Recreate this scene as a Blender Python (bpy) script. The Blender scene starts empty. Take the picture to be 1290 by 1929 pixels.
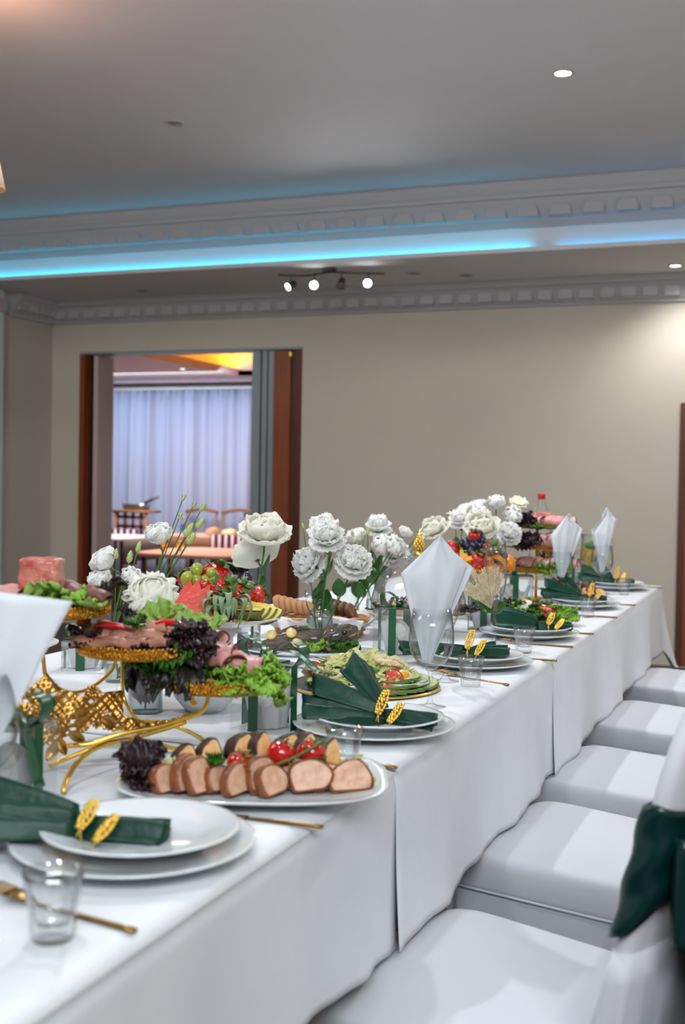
import bpy, math, random
import numpy as np
from math import sin, cos, pi, radians, sqrt, atan2, exp
from mathutils import Matrix, Vector, Euler, noise
rnd = random.Random(7)
S = bpy.context.scene
COL = S.collection

# ------------------------------------------------------------------ camera
cam_d = bpy.data.cameras.new('camera'); cam = bpy.data.objects.new('camera', cam_d); COL.objects.link(cam)
cam_d.sensor_fit = 'VERTICAL'; cam_d.sensor_height = 36.0; cam_d.lens = 36.0 * 2217 / 1929
cam.matrix_world = Matrix.Translation((0, 0, 1.215)) @ (Matrix.Rotation(radians(21.4), 4, 'Z') @ Matrix.Rotation(radians(90 - 1.54), 4, 'X') @ Matrix.Rotation(radians(1.0), 4, 'Z'))
cam_d.clip_start = 0.05; cam_d.clip_end = 100
cam_d.dof.use_dof = True; cam_d.dof.focus_distance = 2.75; cam_d.dof.aperture_fstop = 4.2
S.camera = cam

# ------------------------------------------------------------------ world, exposure
w = bpy.data.worlds.new('world'); S.world = w; w.use_nodes = True
w.node_tree.nodes['Background'].inputs[0].default_value = (0.75, 0.8, 0.9, 1)
w.node_tree.nodes['Background'].inputs[1].default_value = 0.3
S.view_settings.view_transform = 'Standard'; S.view_settings.look = 'None'
S.view_settings.gamma = 1; S.view_settings.use_curve_mapping = False
S.view_settings.exposure = 0.2
cy = S.cycles
cy.use_denoising = True
cy.max_bounces = 10; cy.diffuse_bounces = 4; cy.glossy_bounces = 3; cy.transmission_bounces = 6; cy.transparent_max_bounces = 24
cy.caustics_reflective = False; cy.caustics_refractive = False
cy.sample_clamp_indirect = 4.0

def lamp(name, kind, loc, power, color=(1, 1, 1), size=0.1, aim=None, spot=None, blend=0.5, size_y=None):
    l = bpy.data.lights.new(name, kind); l.energy = power; l.color = color
    if kind == 'AREA':
        l.shape = 'RECTANGLE' if size_y else 'DISK'; l.size = size
        if size_y: l.size_y = size_y
    else:
        l.shadow_soft_size = size
    if kind == 'SPOT':
        l.spot_size = radians(spot); l.spot_blend = blend
    o = bpy.data.objects.new(name, l); COL.objects.link(o); o.location = loc
    d = Vector(aim) - Vector(loc) if aim else Vector((0, 0, -1))
    o.rotation_euler = d.to_track_quat('-Z', 'Y').to_euler()
    return o

COOL = (0.88, 0.945, 1.0)
# the key downlight over the table (just above the frame); its shadows fall towards the chairs
lamp('ceiling_and_fill_spot', 'SPOT', (-1.75, 3.9, 3.0), 105, COOL, 0.035, (-1.1, 3.0, 0.75), 150, 0.6)
lamp('ceiling_and_fill_spot', 'SPOT', (-1.04, 5.225, 2.985), 48, COOL, 0.04, (-1.04, 5.225, 0), 150, 0.8)
lamp('ceiling_and_fill_spot', 'SPOT', (-1.0, 1.3, 2.99), 38, COOL, 0.05, (-1.0, 1.3, 0), 150, 0.8)  # unseen spot added as fill over the near end of the table
lamp('ceiling_and_fill_spot', 'SPOT', (0.6, 5.0, 2.99), 92, (1, .985, .96), 0.05, (0.6, 5.0, 0), 163, 0.1)  # unseen spot added to brighten the right half of the back wall
lamp('ceiling_and_fill_spot', 'SPOT', (-4.6, 4.3, 2.99), 46, (1, .95, .90), 0.05, (-4.6, 4.3, 0), 165, 0.1)  # unseen spot added to lift the walls at the left
lamp('fill_area_light', 'AREA', (0.6, -0.9, 2.98), 138, (.88, .945, 1), 1.8, (-0.7, 3.0, 0.6), size_y=1.4)  # soft fill added behind the camera, no such panel exists
lamp('fill_area_light', 'AREA', (-2.9, 1.6, 2.98), 58, (.97, 0.96, 0.96), 1.4, (-2.9, 6.0, 0.6), size_y=1.2)  # second added area fill, lifts the back of the room

# ------------------------------------------------------------------ materials
def lin(c):
    return tuple(((x / 255) / 12.92 if x <= 10 else (((x / 255) + .055) / 1.055) ** 2.4) for x in c)
def mat(name, c1, rough=0.6, metal=0.0, c2=None, scale=8.0, bump=0.0, bscale=None, contrast=0.5, coat=0.0, sheen=0.0, emit=None, estr=0, spec=0.5, stretch=None, kind='noise', trans=0.0):
    m = bpy.data.materials.new(name); m.use_nodes = True
    nt = m.node_tree; N = nt.nodes; L = nt.links; b = N['Principled BSDF']
    b.inputs['Base Color'].default_value = (*lin(c1), 1); b.inputs['Roughness'].default_value = rough
    b.inputs['Metallic'].default_value = metal; b.inputs['Specular IOR Level'].default_value = spec
    b.inputs['Coat Weight'].default_value = coat; b.inputs['Sheen Weight'].default_value = sheen
    if emit: b.inputs['Emission Color'].default_value = (*emit, 1); b.inputs['Emission Strength'].default_value = estr
    tc = N.new('ShaderNodeTexCoord'); src = tc.outputs['Object']
    if stretch:
        mp = N.new('ShaderNodeMapping'); mp.inputs['Scale'].default_value = stretch; L.new(src, mp.inputs[0]); src = mp.outputs[0]
    if c2:
        if kind == 'voronoi':
            t = N.new('ShaderNodeTexVoronoi'); out = t.outputs['Distance']
        else:
            t = N.new('ShaderNodeTexNoise'); t.inputs['Detail'].default_value = 4; out = t.outputs[0]
        t.inputs['Scale'].default_value = scale; L.new(src, t.inputs['Vector'])
        r = N.new('ShaderNodeValToRGB'); h = contrast / 2
        r.color_ramp.elements[0].position = max(0, .5 - h); r.color_ramp.elements[1].position = min(1, .5 + h)
        r.color_ramp.elements[0].color = (*lin(c1), 1); r.color_ramp.elements[1].color = (*lin(c2), 1)
        L.new(out, r.inputs[0]); L.new(r.outputs[0], b.inputs['Base Color'])
    if bump:
        t = N.new('ShaderNodeTexNoise'); t.inputs['Scale'].default_value = bscale or scale; t.inputs['Detail'].default_value = 3
        L.new(src, t.inputs['Vector'])
        bp = N.new('ShaderNodeBump'); bp.inputs['Strength'].default_value = bump; bp.inputs['Distance'].default_value = .01
        L.new(t.outputs[0], bp.inputs['Height']); L.new(bp.outputs[0], b.inputs['Normal'])
    if trans:
        tr = N.new('ShaderNodeBsdfTranslucent'); tr.inputs[0].default_value = (*lin(c1), 1)
        mx = N.new('ShaderNodeMixShader'); mx.inputs[0].default_value = trans
        L.new(b.outputs[0], mx.inputs[1]); L.new(tr.outputs[0], mx.inputs[2]); L.new(mx.outputs[0], N['Material Output'].inputs[0])
    return m
def glassy(name, tint=(1, 1, 1), rough=0.0, ior=1.45, haze=0.0, hazec=(1, 1, 1)):
    """thin-walled clear glass or film: mirror by fresnel over plain transparency"""
    m = bpy.data.materials.new(name); m.use_nodes = True
    nt = m.node_tree; N = nt.nodes; L = nt.links; N.remove(N['Principled BSDF'])
    lw = N.new('ShaderNodeLayerWeight'); lw.inputs[0].default_value = .5
    pw = N.new('ShaderNodeMath'); pw.operation = 'POWER'; L.new(lw.outputs['Facing'], pw.inputs[0]); pw.inputs[1].default_value = 3.2
    f = N.new('ShaderNodeMath'); f.operation = 'MULTIPLY_ADD'; L.new(pw.outputs[0], f.inputs[0]); f.inputs[1].default_value = min(.95, (ior - 1) * 1.7); f.inputs[2].default_value = ((ior - 1) / (ior + 1)) ** 2
    t = N.new('ShaderNodeBsdfTransparent')
    p4 = N.new('ShaderNodeMath'); p4.operation = 'POWER'; L.new(lw.outputs['Facing'], p4.inputs[0]); p4.inputs[1].default_value = 3.2
    cm = N.new('ShaderNodeMixRGB'); L.new(p4.outputs[0], cm.inputs[0]); cm.inputs[1].default_value = (*tint, 1); cm.inputs[2].default_value = (.32, .36, .36, 1); L.new(cm.outputs[0], t.inputs[0])
    g = N.new('ShaderNodeBsdfGlossy'); g.inputs['Roughness'].default_value = rough
    mx = N.new('ShaderNodeMixShader'); L.new(f.outputs[0], mx.inputs[0]); L.new(t.outputs[0], mx.inputs[1]); L.new(g.outputs[0], mx.inputs[2])
    out = mx.outputs[0]
    if haze:
        d = N.new('ShaderNodeBsdfDiffuse'); d.inputs[0].default_value = (*hazec, 1)
        m2 = N.new('ShaderNodeMixShader'); m2.inputs[0].default_value = haze; L.new(out, m2.inputs[1]); L.new(d.outputs[0], m2.inputs[2]); out = m2.outputs[0]
    L.new(out, N['Material Output'].inputs[0])
    return m
def emis(name, c, s):
    m = bpy.data.materials.new(name); m.use_nodes = True; N = m.node_tree.nodes
    e = N.new('ShaderNodeEmission'); e.inputs[0].default_value = (*c, 1); e.inputs[1].default_value = s
    m.node_tree.links.new(e.outputs[0], N['Material Output'].inputs[0]); return m

M = dict(
 ceiling=mat('ceiling_paint', (228, 229, 232), .72, bump=.05, bscale=6, c2=(222, 223, 227), scale=1.2),
 plaster=mat('white_plaster', (184, 184, 188), .6),
 wall=mat('beige_wall_paint', (216, 208, 194), .7, c2=(208, 201, 188), scale=1.5, bump=.05, bscale=60),
 wallside=mat('side_wall_paint', (196, 188, 178), .7),
 column=mat('pale_green_column_paint', (206, 222, 218), .5),
 floor=mat('floor_boards', (70, 52, 42), .45, c2=(50, 38, 32), scale=5, stretch=(1, 12, 1)),
 wood=mat('brown_veneer', (158, 80, 42), .4, c2=(126, 60, 30), scale=4, stretch=(9, 9, .6), coat=.2),
 darkwood=mat('dark_brown_veneer', (108, 56, 34), .45, c2=(84, 42, 26), scale=4, stretch=(9, 9, .6)),
 pinkpanel=mat('pinkish_white_laminate', (214, 192, 186), .5),
 alu=mat('aluminium_profile', (150, 164, 168), .4, .3),
 rubber=mat('black_seal', (18, 18, 20), .7),
 cloth=mat('white_table_linen', (226, 229, 233), .55, bump=.08, bscale=14, c2=(216, 219, 225), scale=7, sheen=.2),
 chaircloth=mat('white_stretch_cover', (212, 214, 221), .7, bump=.03, bscale=40, sheen=.2),
 satin=mat('green_satin', (5, 62, 44), .42, c2=(2, 44, 34), scale=10, spec=.28, bump=.25, bscale=30),
 sash=mat('dark_green_satin_sash', (3, 50, 46), .3, c2=(2, 38, 38), scale=6, spec=.45),
 ribbon=mat('green_satin_ribbon', (8, 88, 52), .28, c2=(6, 74, 44), scale=14, spec=.6),
 porcelain=mat('white_porcelain', (222, 228, 230), .12, coat=.4),
 stand=mat('white_ceramic', (220, 218, 214), .25, c2=(206, 200, 192), scale=30, bump=.1, bscale=60),
 gold=mat('polished_gold', (252, 218, 112), .28, 1.0, c2=(244, 196, 84), scale=30),
 goldmesh=mat('embossed_gold_rim', (226, 168, 62), .28, 1.0, c2=(180, 118, 30), scale=120, bump=.8, bscale=180),
 bronze=mat('aged_gold_sheet', (214, 168, 92), .34, 1.0, c2=(166, 118, 54), scale=40, bump=.3, bscale=60),
 cutlery=mat('matt_gold_cutlery', (150, 116, 64), .3, 1.0),
 steel=mat('brushed_steel', (170, 165, 165), .28, 1.0),
 glass=glassy('clear_glass', (.97, .985, .98), 0.0, 1.5),
 domeglass=glassy('dome_glass', (.93, .95, .96), 0.02, 1.6, .035, (.9, .92, 1)),
 thickglass=glassy('thick_clear_glass', (.975, .985, .985), 0.01, 1.9),
 film=glassy('clear_plastic_film', (.97, .985, .985), 0.06, 1.36, .04, (.95, .97, .97)),
 water=glassy('water_body', (.86, .93, .92), 0.0, 1.33),
 paper=mat('white_paper_napkin', (236, 240, 245), .8, bump=.15, bscale=18, trans=.25),
 tissue=mat('white_tissue_paper', (232, 228, 228), .7, bump=.2, bscale=20, trans=.2),
 lettuce=mat('green_lettuce', (186, 220, 96), .45, c2=(126, 186, 44), scale=25, bump=.3, bscale=60, trans=.25),
 lightlettuce=mat('pale_lettuce', (186, 206, 120), .45, c2=(132, 178, 62), scale=18, bump=.3, bscale=50, trans=.3),
 parsley=mat('dark_curly_greens', (78, 136, 24), .5, c2=(50, 100, 14), scale=30, trans=.2),
 purple=mat('purple_lettuce', (62, 34, 40), .4, c2=(38, 20, 28), scale=22, bump=.4, bscale=50, trans=.1),
 oak=mat('brown_green_lettuce', (52, 44, 34), .4, c2=(34, 30, 26), scale=12, bump=.3, trans=.1),
 rocket=mat('salad_green', (86, 136, 40), .5, c2=(44, 92, 22), scale=25, trans=.2),
 ham=mat('pink_ham', (216, 158, 152), .45, c2=(186, 112, 112), scale=14, bump=.15, bscale=40),
 ham_pale=mat('pale_ham', (226, 182, 174), .45, c2=(206, 150, 146), scale=20),
 ham_edge=mat('smoked_rind', (112, 58, 44), .5, c2=(80, 38, 30), scale=25),
 sliced=mat('sliced_cured_meat', (190, 132, 108), .5, c2=(152, 92, 74), scale=18, bump=.3, bscale=50),
 smoked=mat('dark_smoked_meat', (128, 70, 62), .5, c2=(92, 48, 44), scale=20, bump=.3, bscale=50),
 aspic=mat('pink_meat_jelly', (228, 150, 132), .3, c2=(178, 70, 60), scale=38, contrast=.35, bump=.6, bscale=60, coat=.3),
 roast=mat('roast_pork_cut', (226, 186, 158), .45, c2=(186, 132, 102), scale=80, bump=.3, bscale=90),
 crust=mat('roast_crust', (150, 80, 34), .4, c2=(96, 48, 20), scale=45, bump=.5, bscale=90, coat=.3),
 grill=mat('charred_skin', (62, 34, 20), .5, c2=(34, 20, 14), scale=50, bump=.4),
 filling=mat('orange_cheese_filling', (236, 140, 30), .4, c2=(238, 214, 160), scale=90),
 tomato=mat('ripe_tomato', (200, 20, 14), .14, c2=(176, 12, 10), scale=12, coat=.6),
 tomatocut=mat('cut_tomato', (206, 58, 42), .35, c2=(222, 110, 84), scale=60),
 vine=mat('tomato_vine', (74, 112, 34), .5, c2=(50, 88, 24), scale=30),
 strawberry=mat('strawberry_red', (206, 26, 12), .2, c2=(184, 14, 8), scale=12, coat=.5, bump=.5, bscale=160),
 seed=mat('strawberry_seed', (226, 170, 60), .5),
 calyx=mat('strawberry_leaf', (92, 130, 50), .5, c2=(64, 100, 34), scale=30, trans=.2),
 greengrape=mat('green_grape', (186, 198, 88), .18, c2=(160, 178, 62), scale=14, coat=.4, trans=.2),
 darkgrape=mat('dark_blue_grape', (34, 32, 52), .25, c2=(50, 48, 74), scale=20, coat=.2),
 melon=mat('watermelon_flesh', (218, 62, 50), .4, c2=(228, 92, 74), scale=30, bump=.2, bscale=80),
 rind=mat('watermelon_rind', (206, 212, 150), .4, c2=(150, 176, 96), scale=20),
 pine=mat('pineapple_flesh', (240, 212, 70), .35, c2=(246, 228, 120), scale=26, stretch=(1, 1, 6)),
 pineskin=mat('pineapple_skin', (150, 130, 62), .6, c2=(74, 84, 40), scale=60, bump=.8, bscale=70),
 pineleaf=mat('pineapple_leaf', (84, 122, 92), .5, c2=(140, 166, 120), scale=14),
 orange=mat('orange_peel_fruit', (240, 142, 24), .35, c2=(250, 168, 50), scale=30, bump=.1, bscale=150),
 carrot=mat('grated_carrot', (240, 128, 20), .5),
 bread=mat('white_bread_crumb', (206, 170, 128), .8, c2=(190, 148, 104), scale=60, bump=.4, bscale=120),
 breadcrust=mat('light_crust', (176, 124, 78), .6, c2=(196, 150, 104), scale=30),
 rye=mat('rye_bread_crumb', (140, 88, 52), .85, c2=(112, 66, 38), scale=70, bump=.5, bscale=120),
 ryecrust=mat('rye_crust', (84, 46, 24), .5, c2=(110, 66, 36), scale=30, coat=.2),
 wicker=mat('woven_wicker', (206, 164, 100), .6, c2=(176, 130, 72), scale=60),
 fish=mat('smoked_fish_skin', (34, 28, 24), .3, c2=(112, 98, 80), scale=26, contrast=.5, bump=1.0, bscale=90, coat=.6, stretch=(.7, 1, 1.6)),
 fishpale=mat('pale_fish_jaw', (164, 140, 108), .35, c2=(120, 96, 70), scale=30, coat=.3),
 eye=mat('fish_eye', (20, 16, 14), .1, coat=1),
 lemon=mat('lemon_flesh', (226, 200, 132), .35, c2=(238, 220, 164), scale=30),
 lemonpeel=mat('lemon_peel', (236, 190, 50), .4),
 breast=mat('chicken_breast', (226, 196, 168), .5, c2=(214, 170, 134), scale=40, bump=.3, bscale=80),
 fried=mat('fried_crust', (198, 132, 62), .5, c2=(164, 96, 36), scale=50, bump=.6, bscale=90),
 shred=mat('shredded_iceberg', (232, 228, 176), .5, c2=(196, 206, 110), scale=30, trans=.2),
 cucumber=mat('cucumber_flesh', (204, 220, 142), .35, c2=(224, 234, 176), scale=40, contrast=.4),
 cucskin=mat('cucumber_skin', (60, 96, 36), .35, c2=(90, 128, 50), scale=30),
 yolk=mat('egg_yolk', (246, 180, 30), .5), eggwhite=mat('egg_white', (240, 236, 224), .3),
 olive=mat('black_olive', (30, 22, 28), .2, coat=.5),
 redpepper=mat('red_pepper', (204, 30, 26), .25, coat=.4),
 petal=mat('white_petal', (255, 255, 252), .55, trans=.5), petalcream=mat('cream_petal', (246, 244, 226), .6, trans=.25),
 peonyp=mat('ivory_peony_petal', (250, 250, 244), .6, c2=(248, 244, 222), scale=9, trans=.4),
 bud=mat('pale_green_bud', (196, 206, 140), .5, c2=(156, 178, 92), scale=20),
 stem=mat('flower_stem', (84, 120, 52), .5, c2=(60, 96, 44), scale=20),
 leaf=mat('dark_leaf', (52, 104, 34), .4, c2=(32, 76, 26), scale=16),
 candle=mat('white_wax', (240, 234, 220), .5, trans=.2),
 slate=mat('black_slate', (26, 26, 26), .5), redcap=mat('red_plastic_cap', (206, 16, 22), .35),
 juice=mat('green_label', (70, 128, 40), .5), straw=mat('amber_drink', (206, 160, 60), .3),
 wheat=mat('dried_wheat', (206, 186, 150), .8, c2=(228, 212, 180), scale=30), twine=mat('brown_twine', (150, 122, 96), .85, bump=.5, bscale=200),
 curtain=mat('white_voile_curtain', (196, 204, 226), .8, trans=.2),
 stripeA=mat('white_satin_stripe', (208, 204, 220), .5), stripeB=mat('maroon_satin_stripe', (92, 22, 44), .5),
 peach=mat('peach_linen', (232, 178, 150), .6), chairwood=mat('bamboo_look_wood', (150, 104, 58), .45),
 darkgrey=mat('dark_upholstery', (44, 46, 54), .6), navy=mat('blue_plastic_label', (28, 104, 190), .4),
 clearpet=glassy('clear_bottle_plastic', (.9, .92, .92), .03, 1.5, .05),
 fixture=mat('dark_nickel_fixture', (92, 90, 88), .35, .8), ring=mat('white_lamp_ring', (190, 188, 184), .4, .2),
 shade=mat('cream_lamp_shade', (236, 212, 190), .6, trans=.4),
 lampoff=mat('unlit_lamp_face', (120, 116, 110), .3),
 lit=emis('lit_lamp_face', (1, 1, 1), 45), litsoft=emis('lit_lamp_face_soft', (1, 1, 1), 9),
 led=emis('cyan_led_strip', (.0, .62, 1.0), 12), ledb=emis('cyan_led_strip_right', (.0, .48, 1.0), 6),
 ledyellow=emis('yellow_led_strip', (1, .50, .03), 160), ledblue=emis('blue_led_strip', (.03, .06, 1), 22),
)

# ------------------------------------------------------------------ mesh helpers
class MB:
    def __init__(s): s.v = []; s.f = []; s.m = []
    def add(s, vf, mi=0, X=None):
        v, f = vf; n = len(s.v)
        if X is not None: v = [tuple(X @ Vector(p)) for p in v]
        s.v += [tuple(p) for p in v]; s.f += [tuple(i + n for i in q) for q in f]; s.m += [mi] * len(f)
        return s
def T(x=0, y=0, z=0, rx=0, ry=0, rz=0, s=1):
    sc = s if isinstance(s, (tuple, list)) else (s, s, s)
    return Matrix.Translation((x, y, z)) @ Euler((rx, ry, rz)).to_matrix().to_4x4() @ Matrix.Diagonal((*sc, 1))
def box(x0, x1, y0, y1, z0, z1):
    v = [(x, y, z) for z in (z0, z1) for y in (y0, y1) for x in (x0, x1)]
    return v, [(0, 2, 3, 1), (4, 5, 7, 6), (0, 1, 5, 4), (2, 6, 7, 3), (0, 4, 6, 2), (1, 3, 7, 5)]
def loft(rings, caps=True, closed=True):
    n = len(rings[0]); v = [p for r in rings for p in r]; f = []
    for i in range(len(rings) - 1):
        for j in range(n if closed else n - 1):
            k = (j + 1) % n
            f.append((i * n + j, i * n + k, (i + 1) * n + k, (i + 1) * n + j))
    if caps and closed:
        f.append(tuple(range(n - 1, -1, -1))); f.append(tuple(range((len(rings) - 1) * n, len(rings) * n)))
    return v, f
def lathe(prof, n=32, caps=False):
    return loft([[(r * cos(2 * pi * j / n), r * sin(2 * pi * j / n), z) for j in range(n)] for r, z in prof], caps)
def ball(rx=1, ry=None, rz=None, c=(0, 0, 0), n=10, m=7):
    ry = ry or rx; rz = rz or rx
    rings = []
    for i in range(m + 1):
        a = pi * i / m; a = min(max(a, .02), pi - .02)
        rings.append([(c[0] + rx * sin(a) * cos(2 * pi * j / n), c[1] + ry * sin(a) * sin(2 * pi * j / n), c[2] - rz * cos(a)) for j in range(n)])
    return loft(rings)
def tube(pts, r, n=6):
    P = [Vector(p) for p in pts]; rs = r if isinstance(r, (list, tuple)) else [r] * len(P)
    t0 = (P[1] - P[0]).normalized(); u = t0.orthogonal().normalized(); rings = []
    for i, p in enumerate(P):
        t = (P[min(i + 1, len(P) - 1)] - P[max(i - 1, 0)])
        t = t.normalized() if t.length > 1e-9 else t0
        u = (u - t * u.dot(t)); u = u.normalized() if u.length > 1e-6 else t.orthogonal().normalized(); w = t.cross(u)
        rings.append([tuple(p + rs[i] * (cos(2 * pi * j / n) * u + sin(2 * pi * j / n) * w)) for j in range(n)])
    return loft(rings)
def spline(ctrl, n=24):
    C = [Vector(c) for c in ctrl]; C = [2 * C[0] - C[1]] + C + [2 * C[-1] - C[-2]]; out = []
    segs = len(C) - 3
    for i in range(n + 1):
        t = i / n * segs; k = min(int(t), segs - 1); t -= k
        a, b, c, d = C[k:k + 4]
        out.append(.5 * ((2 * b) + (c - a) * t + (2 * a - 5 * b + 4 * c - d) * t * t + (3 * b - a - 3 * c + d) * t ** 3))
    return out
def sheet(fn, nu, nv, th=0.001):
    """a surface fn(u,v) with real thickness"""
    P = np.array([[fn(i / nu, j / nv) for j in range(nv + 1)] for i in range(nu + 1)], float)
    du = np.gradient(P, axis=0); dv = np.gradient(P, axis=1); Nn = np.cross(du, dv)
    Nn /= np.maximum(np.linalg.norm(Nn, axis=2, keepdims=True), 1e-9)
    A = (P + Nn * th / 2).reshape(-1, 3); B = (P - Nn * th / 2).reshape(-1, 3)
    n = nv + 1; K = len(A); v = [tuple(p) for p in A] + [tuple(p) for p in B]; f = []
    for i in range(nu):
        for j in range(nv):
            a = i * n + j; q = (a, a + n, a + n + 1, a + 1); f.append(q); f.append(tuple(K + x for x in reversed(q)))
    for j in range(nv):
        f.append((j, j + 1, K + j + 1, K + j)); b = nu * n + j; f.append((b, K + b, K + b + 1, b + 1))
    for i in range(nu):
        a = i * n; f.append((a, K + a, K + a + n, a + n)); a += nv; f.append((a, a + n, K + a + n, K + a))
    return v, f
def prism(poly, h, z0=0):
    n = len(poly)
    return loft([[(x, y, z0) for x, y in poly], [(x, y, z0 + h) for x, y in poly]])
def sell(a, b, n=40, e=4.0, z=0, c=(0, 0)):
    out = []
    for j in range(n):
        t = 2 * pi * j / n; ct, st = cos(t), sin(t)
        out.append((c[0] + a * (abs(ct) ** (2 / e)) * (1 if ct >= 0 else -1), c[1] + b * (abs(st) ** (2 / e)) * (1 if st >= 0 else -1), z))
    return out
def jit(vf, a, sc=30, seed=0):
    v, f = vf; o = Vector((seed * 3.7, seed * 1.3, 0))
    return [tuple(Vector(p) + a * noise.noise_vector(Vector(p) * sc + o)) for p in v], f

def mesh(name, mb, mats, smooth=True):
    if isinstance(mb, tuple): mb = MB().add(mb)
    me = bpy.data.meshes.new(name); me.from_pydata(mb.v, [], mb.f)
    for m in (mats if isinstance(mats, (list, tuple)) else [mats]): me.materials.append(M[m] if isinstance(m, str) else m)
    me.polygons.foreach_set('material_index', mb.m)
    if smooth: me.polygons.foreach_set('use_smooth', [True] * len(me.polygons))
    me.update()
    return me
def link(name, me, parent=None, X=None):
    o = bpy.data.objects.new(name, me); COL.objects.link(o)
    if parent: o.parent = parent
    if X is not None: o.matrix_local = X
    return o
def obj(name, mb, mats, parent=None, X=None, smooth=True, bevel=0, subsurf=0, sharp=None):
    o = link(name, mesh(name, mb, mats, smooth), parent, X)
    if bevel:
        b = o.modifiers.new('bevel', 'BEVEL'); b.width = bevel; b.segments = 2; b.limit_method = 'ANGLE'
    if subsurf:
        s = o.modifiers.new('sub', 'SUBSURF'); s.levels = subsurf; s.render_levels = subsurf
    if sharp and smooth:
        try: o.data.set_sharp_from_angle(angle=radians(sharp))
        except Exception: pass
    return o
def tag(o, label=None, cat=None, group=None, kind=None):
    if label: o['label'] = label
    if cat: o['category'] = cat
    if group: o['group'] = group
    if kind: o['kind'] = kind
    return o
def thing(name, label, cat, loc=(0, 0, 0), rz=0, group=None, s=1.0):
    o = bpy.data.objects.new(name, None); COL.objects.link(o)
    o.location = loc; o.rotation_euler = (0, 0, rz); o.scale = (s, s, s); o.empty_display_size = .02
    return tag(o, label, cat, group)
def copy_tree(o, X=None, parent=None):
    c = o.copy(); COL.objects.link(c)
    if parent: c.parent = parent
    for ch in list(o.children): copy_tree(ch, None, c)
    if X is not None: c.matrix_local = X
    return c
def struct(name, mb, mats, parent=None, smooth=False, **k):
    o = obj(name, mb, mats, parent, smooth=smooth, **k)
    if not parent: o['kind'] = 'structure'
    return o
ORD = ['first', 'second', 'third', 'fourth', 'fifth', 'sixth', 'seventh', 'eighth', 'ninth', 'tenth', 'eleventh', 'twelfth', 'thirteenth', 'fourteenth', 'fifteenth', 'sixteenth']
YAW = radians(21.4)
def rel(c, u, v, z=0):
    """a point u to the right and v away as seen along the room's diagonal, about centre c"""
    return (c[0] + u * cos(YAW) - v * sin(YAW), c[1] + u * sin(YAW) + v * cos(YAW), c[2] + z)

# ================================================================== the room
WY = 8.2
struct('floor', box(-6, 1.7, -3.2, WY + .2, -.05, 0), 'floor')
b = MB(); b.add(box(-6, -5.545, WY, WY + .18, 0, 2.7)); b.add(box(-5.545, -3.56, WY, WY + .18, 2.218, 2.7)); b.add(box(-3.56, 1.7, WY, WY + .18, 0, 2.7))
struct('wall_back', b, 'wall')
struct('wall_left', box(-6, -5.81, -3.2, WY, 0, 3.1), 'wallside')
struct('wall_right', box(1.6, 1.75, -3.2, WY, 0, 3.1), 'wall')
struct('wall_front', box(-6, 1.7, -3.3, -3.2, 0, 3.1), 'wall')
struct('ceiling', box(-6, 1.7, -3.3, 7.3, 3.03, 3.1), 'ceiling')
cs = MB(); cs.add(box(-5.85, 1.7, 7.10, WY, 2.626, 2.64)); cs.add(box(-5.85, 1.7, 7.10, 7.112, 2.64, 2.652)); cs.add(box(-5.85, 1.7, 7.15, WY, 2.64, 3.05))
struct('ceiling_soffit', cs, 'ceiling')
struct('column_left', box(-5.95, -5.755, 7.26, 7.49, 0, 2.63), 'column')
o = struct('trim_5', box(-5.95, -5.735, 7.24, 7.51, 2.46, 2.56), 'plaster'); 
# cove cornice under the high ceiling, a plaster block moulding
def xprofile(prof, x0, x1):
    return loft([[(x, y, z) for y, z in prof] for x in (x0, x1)])
big = [(7.165, 2.775), (7.120, 2.775), (7.120, 2.787), (7.110, 2.790), (7.110, 2.800), (7.100, 2.803), (7.100, 2.815), (7.080, 2.83), (7.060, 2.86), (7.040, 2.90), (7.030, 2.93), (7.015, 2.935), (7.015, 2.955), (7.005, 2.97), (6.995, 3.0), (6.995, 3.04), (7.165, 3.04)]
tr = struct('trim_1', xprofile(big, -5.82, 1.62), 'plaster')
def trap(w0, w1, h, d, mats='plaster'):
    P = [(-w0 / 2, 0), (w0 / 2, 0), (w0 / 2, h * .5), (w1 / 2, h), (-w1 / 2, h), (-w0 / 2, h * .5)]
    return loft([[(x, 0, z) for x, z in P], [(x * .9, -d, z * .92 + h * .04) for x, z in P]])
me = mesh('block', trap(.135, .10, .070, .060), 'plaster', False)
k = 0; x = -5.72
while x < 1.5:
    link('block', me, tr, T(x, 7.092, 2.822)); x += .1965
wc = [(8.21, 2.452), (8.17, 2.452), (8.165, 2.47), (8.15, 2.475), (8.13, 2.50), (8.10, 2.55), (8.08, 2.575), (8.06, 2.58), (8.05, 2.60), (8.05, 2.63), (8.21, 2.63)]
tr2 = struct('trim_2', xprofile(wc, -5.82, 1.62), 'plaster')
me = mesh('block', trap(.108, .08, .080, .050), 'plaster', False)
x = -5.68
while x < 1.5:
    link('block', me, tr2, T(x, 8.150, 2.484)); x += .142
lc = [(-5.82, 2.452), (-5.78, 2.452), (-5.775, 2.47), (-5.74, 2.50), (-5.70, 2.56), (-5.66, 2.60), (-5.66, 2.63), (-5.82, 2.63)]
tr3 = struct('trim_3', loft([[(x, y, z) for x, z in lc] for y in (7.6, 8.2)]), 'plaster')
for i in range(4): link('block', me, tr3, T(-5.758, 7.68 + i * .142, 2.497, rz=pi / 2))
o = obj('led_strip', box(-5.8, -1.60, 7.118, 7.128, 2.641, 2.646), 'led', smooth=False)
tag(o, 'long bright cyan light strip in the ceiling cove, left run', 'light strip')
o = obj('led_strip', box(-1.43, 1.55, 7.118, 7.128, 2.641, 2.646), 'ledb', smooth=False)
tag(o, 'dimmer blue light strip in the ceiling cove, right run', 'light strip')

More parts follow.
